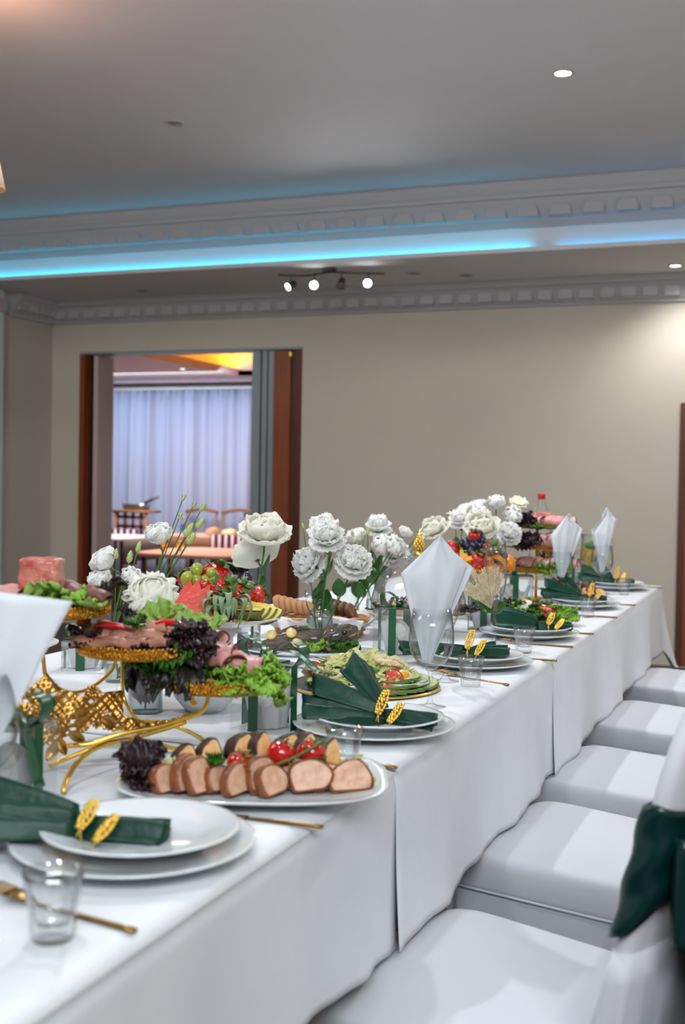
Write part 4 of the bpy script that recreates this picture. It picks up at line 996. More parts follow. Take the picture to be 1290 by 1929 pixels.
rod('scroll_leg', [(.10, .10, .004), (.07, .06, .03), (.03, .02, .05), (.0, -.02, .055), (-.03, -.05, .05)], .0038)
obj('ball_end', ball(.007, c=(.036, -.045, .014), n=12), 'gold', t); obj('ball_end', ball(.006, c=(.094, .012, .084), n=12), 'gold', t)
# filigree leaf sheets: pierced panels of flowers and leaves
def in_poly(x, y, P):
    c = False
    for i in range(len(P)):
        (x1, y1), (x2, y2) = P[i], P[i - 1]
        if (y1 > y) != (y2 > y) and x < (x2 - x1) * (y - y1) / (y2 - y1) + x1: c = not c
    return c
def filigree(P3, seed, hole=.0045, dens=30):
    """pierced sheet spanning the 3D polygon P3 (u, z used as plane, v interpolated)"""
    P = [(p[0], p[2]) for p in P3]; r2 = random.Random(seed)
    A = np.array([[p[0], p[2], 1] for p in P3]); co, *_ = np.linalg.lstsq(A, np.array([p[1] for p in P3]), rcond=None)
    xs = [p[0] for p in P]; zs = [p[1] for p in P]; holes = [(r2.uniform(min(xs), max(xs)), r2.uniform(min(zs), max(zs)), hole * r2.uniform(.4, 1.0)) for _ in range(dens)]
    st = .0022; mb = MB(); idx = {}; v = []; f = []
    def vid(i, j):
        if (i, j) not in idx:
            x, z = min(xs) + i * st, min(zs) + j * st
            yy = co[0] * x + co[1] * z + co[2] + .008 * sin(x * 90) * cos(z * 80) + .0025 * sin(x * 420 + seed) * sin(z * 390)
            idx[(i, j)] = len(v); v.append((x, yy, z))
        return idx[(i, j)]
    for i in range(int((max(xs) - min(xs)) / st) + 1):
        for j in range(int((max(zs) - min(zs)) / st) + 1):
            x, z = min(xs) + (i + .5) * st, min(zs) + (j + .5) * st
            if in_poly(x, z, P) and all(((x - hx) ** 2 + ((z - hz) * 1.3) ** 2) > hr * hr for hx, hz, hr in holes):
                f.append((vid(i, j), vid(i + 1, j), vid(i + 1, j + 1), vid(i, j + 1)))
    return mb.add((v, f))
def solid(o, th):
    m_ = o.modifiers.new('solid', 'SOLIDIFY'); m_.thickness = th; return o
solid(obj('filigree_leaf', filigree([(-0.125, -0.105, 0.150), (-0.155, -0.13, 0.120), (-0.172, -0.138, 0.100), (-0.150, -0.138, 0.073), (-0.135, -.13, .052), (-0.107, -0.129, 0.040), (-.092, -.12, .052), (-0.060, -0.098, 0.060), (-0.045, -0.088, 0.085), (-0.065, -0.10, 0.108), (-0.100, -0.107, 0.126)], 3), 'bronze', t), .0012)
solid(obj('filigree_leaf', filigree([(-0.085, -0.067, 0.085), (-0.078, -0.06, 0.108), (-0.062, -0.037, 0.118), (-0.048, -0.018, 0.108), (-0.020, 0.002, 0.108), (-0.014, 0.001, 0.072), (0.020, -0.019, 0.058), (.060, -.02, .062), (.095, -.01, .070), (.06, -.02, .050), (0.010, -0.03, 0.043), (-0.025, -0.045, 0.048), (-0.060, -0.07, 0.056)], 8, .0050, 34), 'bronze', t), .0012)
for (x, y, z, s_) in [(-.125, -.135, .10, 1.0), (-.098, -.128, .078, 1.0), (-.063, -.05, .112, .9), (-.135, -.13, .078, .8), (-.03, -.02, .085, .7)]:
    q = MB()
    for k in range(9):
        a = 2 * pi * k / 9; q.add(ball(.0065, .002, .0032, n=8, m=5), 0, Matrix.Translation((.0085 * cos(a), 0, .0085 * sin(a))) @ Matrix.Rotation(-a, 4, 'Y'))
    q.add(ball(.004, n=8, m=5)); obj('gold_flower', q, 'bronze', t, T(x, y - .006, z, s=s_))
GL_ = leaf_mesh(.03, .009, 'bronze', 'gold_leaf', .004)
for (x, y, z, a) in [(-.10, -.128, .055, 2.6), (-.085, -.12, .06, 1.9), (-.10, -.125, .045, -2.6), (-.12, -.125, .05, -2.2), (-.08, -.11, .085, 1.2), (-.15, -.14, .085, -1.2), (-.05, -.05, .07, 1.8)]:
    link('gold_leaf', GL_, t, Matrix.Translation((x, y - .004, z)) @ Matrix.Rotation(a, 4, 'Y') @ Matrix.Rotation(pi / 2, 4, 'X'))

def on(c, u, v, z): return rel(OC, c[0] + u, c[1] + v, c[2] + z)
c1, c2_, c0 = (.008, .034, .170), (.147, .013, .117), (-.151, -.014, .238)
# top tray: jelly cube, ham rolls, smoked slices, greens
aj = jit(loft([sell(.029, .029, 24, 7, z) for z in (0, .01, .02, .03, .04, .05, .056)] + [sell(.026, .026, 24, 7, .058), sell(.012, .012, 24, 7, .059)]), .003, 70, 1)
simple('meat_jelly', mesh('meat_jelly', aj, 'aspic'), 'pink cube shaped meat jelly on the nearest gold tray', 'meat jelly', T(*on(c0, -.005, -.005, .022), rz=YAW, s=(1.12, 1.12, 1.15)))
for i, (u, v, z, r) in enumerate([(-.075, -.02, .01, .5), (-.055, -.045, .01, 1.1), (-.045, -.015, .02, .8), (-.025, -.06, .008, 1.5)]):
    meat(HAM[i % 3], 'ham_roll', 'pink ham roll left of the jelly cube, ' + ('farthest left', 'at the tray rim', 'topmost', 'nearest the cube')[i], 'ham', T(*on(c0, u, v, z), rz=YAW + r), 'ham rolls on the top tray')
for i, (u, v, z, r, rx) in enumerate([(.035, -.03, .012, 1.3, .1), (.055, -.01, .018, 1.6, -.1), (.075, -.02, .022, 1.4, .15), (.05, .03, .025, 1.2, .1)]):
    meat(DRK[i % 2], 'smoked_slice', 'dark smoked meat slice right of the jelly cube, %s' % ('frontmost', 'middle', 'rightmost', 'rearmost')[i], 'meat slice', T(*on(c0, u, v, z), rz=YAW + r, rx=rx), 'smoked slices on the top tray')
lettuce('green lettuce along the front of the top gold tray', on(c0, 0, -.02, .006), 'lettuce', rosette(8, .055, -.1, .5, 3, -2.7, -.5) + [(.06, -.03, .0, .1, -1.2, .5), (.08, .0, .0, .2, -1.4, .45)])
lettuce('pale lettuce rib along the front of the top gold tray', on(c0, .01, -.075, .018), 'lightlettuce', [(-.03, 0, 0, .1, -1.5, .8), (-.01, .0, .0, .0, -1.6, .7), (.05, .01, 0, .1, -1.5, .7)])
lettuce('brown lettuce leaf standing at the right of the top gold tray', on(c0, .105, -.01, .012), 'oak', [(0, 0, 0, .9, -.9, .62), (.0, .01, 0, .5, -1.3, .5), (-.01, 0, 0, 1.4, -.5, .45)])
# middle tray
for i in range(9):
    u, v, z = -.070 + .014 * i, -.045 + .02 * (i % 3), .010 + .008 * (i % 3)
    meat(SLC[i % 2], 'cured_slice', 'thin folded cured slice on the middle gold tray, %s from the left' % ORD[i], 'meat slice', T(*on(c1, u, v, z), rz=YAW + 1.45 + .15 * sin(i * 2), rx=.12 * sin(i)), 'cured slices on the middle tray')
for i, (u, v, z, r) in enumerate([(-.055, -.03, .040, .1), (.045, -.02, .045, -.3)]):
    q = tube(spline([(-.03, 0, 0), (-.01, .004, .004), (.015, 0, .003), (.035, -.004, -.002)], 12), [.003, .0045, .006, .0065, .0065, .0062, .006, .0056, .005, .0042, .0034, .0024, .001], 8)
    simple('chili_pepper', mesh('chili', q, 'redpepper'), 'small red chili on the middle gold tray, ' + ('left one' if i == 0 else 'right one'), 'chili', T(*on(c1, u, v, z), rz=YAW + r), 'chilies')
lettuce('green herb sprig between the chilies on the middle tray', on(c1, -.01, -.04, .040), 'parsley', rosette(6, .003, .3, .35, 5), 'herb sprigs on the gold stand', 'herb_sprig')
lettuce('pale green lettuce standing at the back of the middle tray', on(c1, .04, .045, .015), 'lightlettuce', [(-.02, 0, .01, 1.2, 0, .75), (.0, .01, .01, 1.0, .4, .6), (.05, .0, .0, .9, -.5, .7), (.07, -.01, 0, .8, -.9, .6), (.03, -.01, 0, 1.1, .1, .6)])
lettuce('dark purple lettuce over the right rim of the middle tray', on(c1, .085, -.05, .012), 'purple', rosette(10, .012, .7, .62, 6) + rosette(7, .02, .1, .6, 7) + rosette(5, .01, -.5, .6, 9), s=.85)
lettuce('purple lettuce fringe along the front of the middle tray', on(c1, .0, -.085, .004), 'purple', [(-.02 + .02 * k, 0, 0, -.1 + .1 * (k % 3), -1.2 - .5 * (k % 2), .38) for k in range(5)])
lettuce('dark purple lettuce at the left of the middle tray', on(c1, -.095, -.03, .006), 'purple', rosette(8, .01, .4, .45, 11))
lettuce('curly dark greens hanging under the middle gold tray', on(c1, .045, -.01, -.012), 'parsley', rosette(12, .03, -.5, .85, 12) + rosette(9, .05, -.2, .8, 13) + rosette(7, .02, -1.0, .9, 14), s=1.0)
# lower right tray
for i, (u, v, z, r) in enumerate([(-.060, -.01, .03, 1.0), (-.035, -.015, .035, .8), (-.012, -.01, .03, 1.2), (.012, -.02, .022, .7), (-.03, .03, .045, 1.1), (.03, -.01, .015, 1.3)]):
    meat(HAM[i % 3], 'ham_slice', 'folded pink ham slice on the lower gold tray, %s from the left' % ORD[i], 'ham', T(*on(c2_, u - .012, v, z + .014), rz=YAW + r, rx=.15 * (i % 2), s=1.25), 'ham slices on the lower tray')
lettuce('bright curly lettuce over the right rim of the lower tray', on(c2_, .045, -.04, .008), 'lettuce', rosette(11, .02, .2, .68, 20) + rosette(9, .03, -.25, .7, 21) + rosette(6, .03, .7, .5, 22) + [(.03, .0, .0, -.9, -1.6, .75), (.035, -.01, 0, -1.2, -1.2, .7), (-.03, -.04, 0, -.7, 2.9, .5)], s=.86)
lettuce('dark brown lettuce hanging off the left of the lower tray', on(c2_, -.080, -.02, .030), 'oak', [(0, 0, .02, -1.1, 2.9, .8), (.01, -.01, .02, -1.2, 3.3, .85), (-.02, 0, .02, -1.0, 2.5, .75), (.0, .0, .02, .4, 1.0, .6), (.015, 0, .03, .6, .3, .6), (-.01, -.01, .02, -.8, 3.0, .7), (.02, -.01, .03, -.6, -2.6, .6)])

# ================================================================== vases, jars and flowers
def vase_jar(label, loc, prof_o, wall=.002, water=.5, name='glass_vase', m='glass', n=36, fac=0):
    t = thing(name, label, 'vase', loc)
    inner = [(max(.001, r - wall), max(z, wall * 1.5)) for r, z in prof_o[::-1] if z > wall]
    p = [(.001, .0005)] + prof_o + inner + [(.001, wall * 1.5)]
    obj('glass_body', (facet(p, fac, 3, .0016, .01, max(z for _, z in p) - .012) if fac else lathe(p, n)), m, t)
    H = max(z for _, z in prof_o) * water; wr = [(max(.001, r - wall - .0008), z) for r, z in prof_o if z <= H and z > wall]
    if wr: obj('water', lathe([(.001, wr[0][1])] + wr + [(wr[-1][0], H), (.001, H)], 28), 'water', t)
    return t
vase_jar('glass jar of water below the gold tray, holding the large peony', (-1.195, 2.005, TZ), [(.030, .0005), (.034, .004), (.034, .075), (.030, .088), (.031, .098)], m='thickglass', fac=12)
vase_jar('cut glass holding the lisianthus, beyond the gold stand', (-1.43, 2.275, TZ), [(.024, .0005), (.027, .004), (.030, .08)], m='thickglass', fac=12)
vase_jar('small clear bottle vase before the bread basket', (-1.238, 3.000, TZ), [(.034, .0005), (.038, .005), (.0375, .075), (.034, .095), (.022, .107), (.018, .114), (.0185, .132), (.0205, .137)], water=.6, m='thickglass')
vase_jar('ribbed glass vase behind the fruit stand with the peonies', (-1.375, 2.84, TZ), [(.026, .0005), (.028, .005), (.031, .10)], m='thickglass', fac=14)
vase_jar('rounded clear glass behind the dark bread', (-1.36, 3.53, TZ), [(.028, .0005), (.036, .012), (.038, .05), (.034, .10), (.030, .115)])
vase_jar('clear glass tumbler left of the rounded glass behind the bread', (-1.45, 3.47, TZ), [(.028, .0005), (.030, .006), (.033, .11)])
vase_jar('glass vase hidden behind the cloche', (-1.33, 3.72, TZ), [(.034, .0005), (.037, .006), (.030, .10), (.028, .13)])
vase_jar('glass vase among the white flowers behind the far fruit stand', (-1.22, 4.32, TZ), [(.034, .0005), (.037, .006), (.032, .12), (.036, .15)])

def petal(L, W, cup, ruf, k, sd, m, nu=10, nv=9, notch=.1, rnd_=.18):
    r2 = random.Random(sd); ph = r2.random() * 6
    def fn(u, v):
        s = (u - .5) * 2; w_ = W * (sin(pi * (.10 + .58 * v)) ** .8)
        x = s * w_ * (1 - rnd_ * .5 * v ** 3); cu = cup * (v ** 1.4)
        tp = 1 - rnd_ * s * s * v; y = L * v * tp * cos(cu * .6) + (notch * L * .12 * sin(k * s * 2 + ph) * v ** 4)
        z = L * sin(cu) * v * .8 * tp + cup * .35 * W * s * s + ruf * v ** 2.5 * sin(k * s * 3 + ph)
        return (x, y, z)
    return mesh('petal', sheet(fn, nu, nv, .0006), m)
PEO = [petal(.047, .034, c, .0016, 3, i, 'peonyp', rnd_=.48) for i, c in enumerate((1.35, .95, .45))]
PEC = petal(.054, .046, 1.45, .0008, 3, 77, 'peonyp', notch=.02, rnd_=.62)
PEI = petal(.028, .014, 1.3, .003, 4, 9, 'petalcream')
CAR = [petal(.030, .021, c, .0020, 5, i + 20, 'petal', 12, 6, .35) for i, c in enumerate((1.3, .8, .35, .0))]
LIS = [petal(.035, .028, c, .0012, 2.5, i + 40, 'petal', rnd_=.5) for i, c in enumerate((1.45, 1.15))]
GER = petal(.030, .0055, .15, 0, 1, 60, 'petalcream', 4, 5)
def bloom(t, name, kind, d, s=1.0, at_=(0, 0, 0), green=True):
    """petals around the axis d"""
    X = Matrix.Translation(at_) @ Vector(d).normalized().to_track_quat('Z', 'Y').to_matrix().to_4x4() @ Matrix.Scale(s, 4)
    b = bpy.data.objects.new(name, None); COL.objects.link(b); b.parent = t; b.matrix_local = X; b.empty_display_size = .01
    def ring(me_, n, tilt, z, r=.002, off=0.0, sc=1.0):
        for k in range(n):
            a = 2 * pi * (k + off) / n + .13 * sin(k * 5 + off)
            link('petal', me_, b, Matrix.Rotation(a, 4, 'Z') @ Matrix.Translation((0, r, z)) @ Matrix.Rotation(tilt + .1 * sin(k * 3.1), 4, 'X') @ Matrix.Scale(sc * (1 + .08 * sin(k * 2.3)), 4))
    if kind == 'peony':
        ring(PEI, 7, .95, .010, .003); ring(PEI, 6, .7, .006, .004, .5, 1.15); ring(PEO[0], 6, .62, -.002, .004, .2, .95); ring(PEO[1], 7, .30, -.006, .005, .5, 1.1); ring(PEO[2], 7, .05, -.008, .006, 0, 1.2)
    elif kind == 'peonyclosed':
        obj('core', ball(.027, .027, .027, (0, 0, .016), 18, 12), 'peonyp', b); ring(PEC, 4, .78, -.006, .004, 0, .84); ring(PEC, 5, .62, -.010, .005, .4, .95); ring(PEC, 5, .48, -.013, .006, .1, 1.0); ring(PEC, 4, .30, -.015, .006, .3, 1.02)
    elif kind == 'carnation':
        ring(CAR[0], 6, 1.0, .002); ring(CAR[0], 7, .7, .0, .002, .4, 1.05); ring(CAR[1], 8, .5, -.001, .002, .1, 1.1); ring(CAR[2], 9, .3, -.003, .002, .5, 1.15); ring(CAR[3], 9, .05, -.005, .002, .2, 1.1)
        if green: obj('calyx', lathe([(.002, -.034), (.0065, -.030), (.0075, -.016), (.010, -.004), (.008, -.003)], 12), 'stem', b)
    elif kind == 'lisianthus':
        obj('core', ball(.011, .011, .014, (0, 0, .014), 12, 8), 'petal', b); ring(LIS[0], 4, .80, .0, .002, 0, .95); ring(LIS[0], 5, .62, -.002, .003, .3, 1.08); ring(LIS[1], 4, .35, -.003, .003, .1, 1.05)
    elif kind == 'gerbera':
        ring(GER, 20, .18, 0, .004); ring(GER, 16, .38, .002, .003, .5, .8); obj('centre', ball(.008, .008, .004, (0, 0, .003)), 'lemon', b)
    return b
def flower(label, c, kind, d, s, foot, group, name=None, bends=None, leaf_=0, stem_r=.0020, budlist=(), sd=0):
    """bloom centre c (world), axis d, stem to foot (world)"""
    t = thing(name or kind.replace('closed', ''), label, 'flower', foot, 0, group)
    f0 = Vector(foot); cc = Vector(c) - f0
    bloom(t, 'blossom', kind, d, s, tuple(cc))
    dn = Vector(d).normalized(); mid = cc * .5 + Vector((0, 0, .0)) + (bends or Vector((0, 0, 0)))
    st = obj('stem', tube(spline([(0, 0, .003), tuple(mid), tuple(cc - dn * .03 * s - dn * .012), tuple(cc - dn * .006 * s)], 14), stem_r, 6), 'stem', t)
    for k in range(leaf_):
        f = .35 + .5 * k / max(1, leaf_); p = cc * f + Vector((0, 0, 0))
        link('leaf', LEAF, t, Matrix.Translation(p) @ Matrix.Rotation(k * 2.4 + sd, 4, 'Z') @ Matrix.Rotation(.7, 4, 'X') @ Matrix.Scale(1.1, 4))
    for k, (bp, bs, kind2) in enumerate(budlist):
        b_ = Vector(bp) - f0; base = cc * .45
        br = obj('branch', tube(spline([tuple(base), tuple((base + b_) * .5 + Vector((0, 0, -.008))), tuple(b_)], 8), .0013, 5), 'stem', t)
        dr = (b_ - base).normalized()
        if kind2 == 'bud':
            obj('bud', lathe([(.001, -.004), (.0045, -.001), (.0066, .006), (.0055, .014), (.003, .020), (.0008, .024)], 10), 'bud', t, Matrix.Translation(b_) @ dr.to_track_quat('Z', 'Y').to_matrix().to_4x4() @ Matrix.Scale(bs, 4))
            for q in range(3): obj('sepal', tube([tuple(b_), tuple(b_ + dr * .008 * bs + Vector((.006 * cos(q * 2.1), .006 * sin(q * 2.1), 0)) * bs), tuple(b_ + dr * .02 * bs + Vector((.007 * cos(q * 2.1), .007 * sin(q * 2.1), 0)) * bs)], [.0012, .0009, .0003], 4), 'stem', t)
        else: bloom(t, 'blossom', kind2, dr, bs, tuple(b_))
    return t
J1 = (-1.195, 2.005, TZ + .006)
flower('large rounded white peony above the gold stand', (-1.180, 2.001, .966), 'peonyclosed', (.25, -.55, .75), 1.28, J1, 'white peonies')
lettuce('purple leaf sprig before the large white peony', (-1.20, 1.945, .945), 'purple', rosette(6, .004, .6, .28, 31))
lettuce('dark stems and leaves in the jar under the gold tray', (-1.195, 2.005, TZ + .012), 'oak', [(0, 0, .01, 1.45, k * 1.3, 1.0) for k in range(5)], 'leaf stems in the jars', 'leafy_stems')
J2 = (-1.43, 2.275, TZ + .006)
flower('white lisianthus in bloom, with pale green buds rising to its right', (-1.318, 2.262, 1.072), 'lisianthus', (.1, -.4, .9), 1.12, J2, 'white lisianthus', budlist=[((-1.268, 2.29, 1.088), 1.35, 'bud'), ((-1.255, 2.28, 1.072), 1.2, 'bud'), ((-1.245, 2.30, 1.105), 1.1, 'bud'), ((-1.242, 2.31, 1.143), .85, 'bud'), ((-1.283, 2.30, 1.165), .7, 'bud'), ((-1.262, 2.31, 1.150), .6, 'bud'), ((-1.285, 2.29, 1.125), .6, 'bud')])
flower('white lisianthus at the left, with two upright buds', (-1.415, 2.215, 1.018), 'lisianthus', (-.3, -.5, .6), 1.1, (-1.425, 2.272, TZ + .006), 'white lisianthus', budlist=[((-1.372, 2.225, 1.030), 1.1, 'bud'), ((-1.360, 2.24, 1.052), 1.0, 'bud'), ((-1.395, 2.21, 1.038), .9, 'bud'), ((-1.425, 2.20, .975), .95, 'lisianthus'), ((-1.36, 2.21, .985), .9, 'lisianthus')])
J3 = (-1.375, 2.84, TZ + .006)
flower('open white peony, highest, right of the fruit stand', (-1.342, 2.854, 1.058), 'peony', (.15, -.25, .85), 1.36, J3, 'white peonies', leaf_=3, stem_r=.003)
flower('open white peony tilted below the highest one', (-1.385, 2.90, 1.000), 'peony', (-.35, .3, .6), 1.25, (-1.370, 2.845, TZ + .006), 'white peonies', leaf_=2, sd=2, stem_r=.003)
J4 = (-1.238, 3.000, TZ + .006)
V4 = [((-1.212, 2.93, 1.075), (.1, -.5, .8), 1.25, 'upper right'), ((-1.145, 2.955, 1.012), (.35, -.6, .5), 1.25, 'lower right'), ((-1.262, 2.945, 1.002), (-.4, -.6, .4), 1.25, 'lower left'), ((-1.255, 3.02, 1.088), (-.3, -.1, .9), 1.25, 'upper left')]
for i, (c, d, s_, w_) in enumerate(V4):
    flower('white ruffled carnation in the bottle vase, ' + w_, (c[0] + .018, c[1] + .007, c[2] - .020), 'carnation', d, s_ * 1.14, (J4[0] + .004 * cos(i * 1.6), J4[1] + .004 * sin(i * 1.6), J4[2]), 'white carnations in the bottle vase', leaf_=2, sd=i, stem_r=.0022, budlist=([((-1.262, 2.93, 1.085), .6, 'bud')] if i == 2 else ()))
flower('white rose with broad leaves behind the dark bread', (-1.22, 3.46, .99), 'lisianthus', (.3, -.3, .8), 1.5, (-1.36, 3.53, TZ + .008), 'white flowers behind the bread', name='rose', leaf_=5, sd=1, stem_r=.003, budlist=[((-1.30, 3.50, 1.03), .7, 'bud'), ((-1.20, 3.50, 1.04), .75, 'bud')])
flower('white lisianthus with buds behind the carnations', (-1.17, 3.40, 1.005), 'lisianthus', (.5, -.4, .6), 1.2, (-1.355, 3.535, TZ + .008), 'white flowers behind the bread', leaf_=3, sd=3, budlist=[((-1.27, 3.46, 1.05), 1.0, 'bud'), ((-1.16, 3.48, 1.045), .8, 'lisianthus')])
J5 = (-1.33, 3.72, TZ + .008)
for i, (c, d, s_, kd, w_) in enumerate([((-1.325, 3.69, 1.068), (0, -.3, .9), 1.25, 'carnation', 'highest'), ((-1.246, 3.62, .995), (.2, -.7, .5), 1.35, 'carnation', 'lower right'), ((-1.365, 3.60, 1.03), (-.2, -.4, .8), 1.1, 'lisianthus', 'left, with narrow buds')]):
    flower('white %s behind the glass cloche, %s' % (kd, w_), (c[0] + .01, c[1], c[2] - .014), kd, d, s_ * 1.05, (J5[0] + .006 * cos(i * 2), J5[1] + .006 * sin(i * 2), J5[2]), 'white flowers behind the cloche', leaf_=2, sd=i,
        budlist=([((-1.36, 3.57, 1.035), .8, 'bud'), ((-1.34, 3.56, 1.01), .9, 'bud')] if i == 2 else [((-1.20, 3.76, 1.03), .8, 'bud'), ((-1.17, 3.77, 1.035), .8, 'bud'), ((-1.185, 3.78, 1.062), .8, 'bud'), ((-1.15, 3.77, 1.01), .8, 'bud')] if i == 0 else ()))
J6 = (-1.22, 4.32, TZ + .008)
FF = [('peony', (-1.25, 4.12, 1.035), (-.2, -.5, .7), 1.3, 'far left'), ('gerbera', (-1.225, 4.30, 1.09), (0, -.1, 1), 1.1, 'cream one at left'), ('peony', (-1.10, 4.20, 1.045), (.1, -.6, .7), 1.5, 'large, behind the dark grapes'), ('lisianthus', (-1.16, 4.40, 1.10), (-.2, -.3, .9), 1.4, 'upper middle'), ('lisianthus', (-1.10, 4.42, 1.12), (.1, -.2, .9), 1.4, 'topmost'), ('carnation', (-1.19, 4.24, 1.07), (0, -.5, .8), 1.3, 'between the peonies'), ('gerbera', (-1.05, 4.58, 1.135), (.3, -.5, .8), 1.25, 'cream one at right'), ('lisianthus', (-1.05, 4.46, 1.075), (.3, -.5, .6), 1.5, 'right, beside the meat stand'), ('carnation', (-1.02, 4.30, 1.025), (.3, -.6, .5), 1.4, 'lower right'), ('lisianthus', (-1.21, 4.42, 1.085), (-.3, -.3, .9), 1.4, 'second from left at the top'), ('carnation', (-1.13, 4.30, 1.085), (.0, -.6, .7), 1.3, 'in the middle of the bouquet')]
for i, (kd, c, d, s_, w_) in enumerate(FF):
    flower('white %s in the far bouquet, %s' % (kd, w_), c, kd, d, s_ * (.82 if kd == 'peony' else .95), (J6[0] + .012 * cos(i * 1.9), J6[1] + .012 * sin(i * 1.9), J6[2]), 'white flowers of the far bouquet', leaf_=2, sd=i, budlist=([((-1.09, 4.45, 1.15), .8, 'bud')] if i == 4 else ()))

# ================================================================== fruit stand behind the gold stand
def cake_stand(label, loc, r, h, wavy=.0, nm='cake_stand'):
    t = thing(nm, label, 'cake stand', loc)
    n = 80; prof = plate_prof(r, .016)
    rings = [[((p + (wavy * sin(12 * 2 * pi * j / n) if p > r * .85 else 0)) * cos(2 * pi * j / n), (p + (wavy * sin(12 * 2 * pi * j / n) if p > r * .85 else 0)) * sin(2 * pi * j / n), z + h) for j in range(n)] for p, z in prof]
    obj('stand_plate', loft(rings, False), 'stand', t)
    obj('pedestal', lathe([(.001, .0), (r * .42, .0), (r * .42, .006), (r * .26, .02), (r * .17, h * .45), (r * .2, h * .8), (r * .38, h), (.001, h)], 36), 'stand', t)
    return t
FC = (-1.175, 2.29, TZ + .150)
cake_stand('white scalloped cake stand with fruit, behind the nearest gold stand', (FC[0], FC[1], TZ), .128, .146, .0025)
def fr(u, v, z): return rel(FC, u, v, z)
def wedge_slice(R_, th, ang, rindw):
    """a melon wedge standing on its rind arc: flesh and rind"""
    fl, rd = MB(), MB(); n = 10
    def arc(r, y): return [(r * sin(-ang / 2 + ang * k / n), y, -r * cos(-ang / 2 + ang * k / n)) for k in range(n + 1)]
    a, b_ = arc(R_ - rindw, 0) + [(0, 0, 0)], arc(R_ - rindw, th) + [(0, th, 0)]
    fl.add(loft([a, b_]))
    fl_r = arc(R_ - rindw, -.0005) + arc(R_, -.0005)[::-1], arc(R_ - rindw, th + .0005) + arc(R_, th + .0005)[::-1]
    rd.add(loft(list(fl_r)))
    return fl, rd
WF, WR = wedge_slice(.100, .020, 1.05, .011)
WFm, WRm = mesh('flesh', WF, 'melon', False), mesh('rind', WR, 'rind', False)
for i, (u, v, z, rz_, ry, sc) in enumerate([(-.060, -.085, .098, .35, .12, 1.0), (-.040, -.100, .100, .15, .26, 1.0), (-.016, -.112, .092, .1, .42, .95)]):
    t = thing('watermelon_wedge', 'red watermelon wedge on the fruit stand, ' + ('left one', 'middle one', 'right one with its rind showing')[i], 'watermelon', fr(u, v, z), 0, 'watermelon wedges')
    t.rotation_euler = (-.12, ry, YAW + rz_); t.scale = (sc, sc, sc); link('flesh', WFm, t); link('rind', WRm, t)
for i, (u, v, z, rt, s_) in enumerate([(-.008, -.01, .093, (.25, .2, 1), 1.55), (-.078, .0, .082, (.3, -.4, 0), 1.0), (.012, -.052, .062, (.9, .25, .5), 1.5), (.046, -.058, .060, (.8, -.15, .9), 1.25), (-.056, .0, .088, (.5, .6, 2), 1.0), (.084, -.012, .050, (1.2, .5, 2), .9), (-.03, -.03, .07, (1.2, .5, 2), 1.0)]):
    strawberry('strawberry on the nearer fruit stand, ' + ('topmost with its leaves up', 'at the left behind the peony', 'large one in front of the dark grapes', 'right, facing the pineapple', 'beside the green grapes at left', 'small one at the far right', 'between grapes and watermelon')[i], fr(u, v - .018, z + .016), rt, s_ * 1.32, 'strawberries on the nearer fruit stand')
gp = [(-.045 + .017 * (k % 4) + .006 * (k // 4 % 2), -.035 + .015 * (k // 4 % 2), .0 + .016 * (k // 4)) for k in range(12)] + [(-.028, -.03, .052), (.0, -.035, .045), (-.045, -.04, .036)]
grapes('green grapes heaped on the nearer fruit stand', fr(-.018, -.02, .058), 'greengrape', [(x * 1.15, y, z * 1.15) for x, y, z in gp], .0135)
gp = [(.0, 0, 0), (.018, -.006, .004), (.034, 0, 0), (.008, .006, .017), (.026, .004, .019), (.042, .006, .013), (.016, -.012, -.010), (.048, -.012, -.012), (.034, .012, .030), (.05, -.016, -.024)]
grapes('dark blue grapes at the right of the nearer fruit stand', fr(.018, -.005, .066), 'darkgrape', gp, .0130)
chunks('cut fruit heaped under the berries on the nearer fruit stand', fr(-.01, .01, .004), 'melon', 60, .085, .08, .07, .016, 21, 'cut_fruit', 'fruit')
PW, PR = wedge_slice(.048, .009, 1.5, .005)
PWm, PRm = mesh('flesh', PW, 'pine', False), mesh('rind', PR, 'pineskin', False)
for i in range(5):
    t = thing('pineapple_slice', 'yellow pineapple slice on the nearer fruit stand, %s from the left' % ORD[i], 'pineapple', fr(.040 + .013 * i, -.076 + .012 * i, .050 + .004 * sin(i)), 0, 'pineapple slices')
    t.rotation_euler = (-.35, -.42, YAW + .55 - .05 * i); link('flesh', PWm, t); link('rind', PRm, t)
t = thing('pineapple_leaves', 'grey green pineapple crown hanging over the fruit stand rim', 'pineapple', fr(.022, -.118, .036), YAW)
PLf = [mesh('leaf', sheet((lambda L, c: (lambda u, v: ((u - .5) * .024 * (1 - v) ** .6, L * v * cos(c * v), .012 + L * .5 * sin(2.2 * v) - L * c * v * v * .62 - .003 * (1 - abs(u - .5) * 2))))(.07 + .012 * k, .9 + .15 * k), 4, 12, .0007), 'pineleaf') for k in range(3)]
for k in range(17):
    link('leaf', PLf[k % 3], t, T(.008 * cos(k), .004 * sin(k), -.012 + .0015 * k) @ Matrix.Rotation(pi - 1.35 + 2.7 * ((k * 7) % 17) / 16, 4, 'Z') @ Matrix.Rotation(-.35 + .45 * ((k * 5) % 7) / 6, 4, 'X'))
t = thing('pineapple_quarter', 'cut pineapple quarter lying on the nearer fruit stand', 'pineapple', fr(.045, -.070, .034), YAW)
obj('skin', loft([[(-.045 + .09 * f, .030 * cos(a), .022 * sin(a)) for a in [pi + pi * q / 10 for q in range(11)]] for f in (0, .33, .66, 1)]), 'pineskin', t)
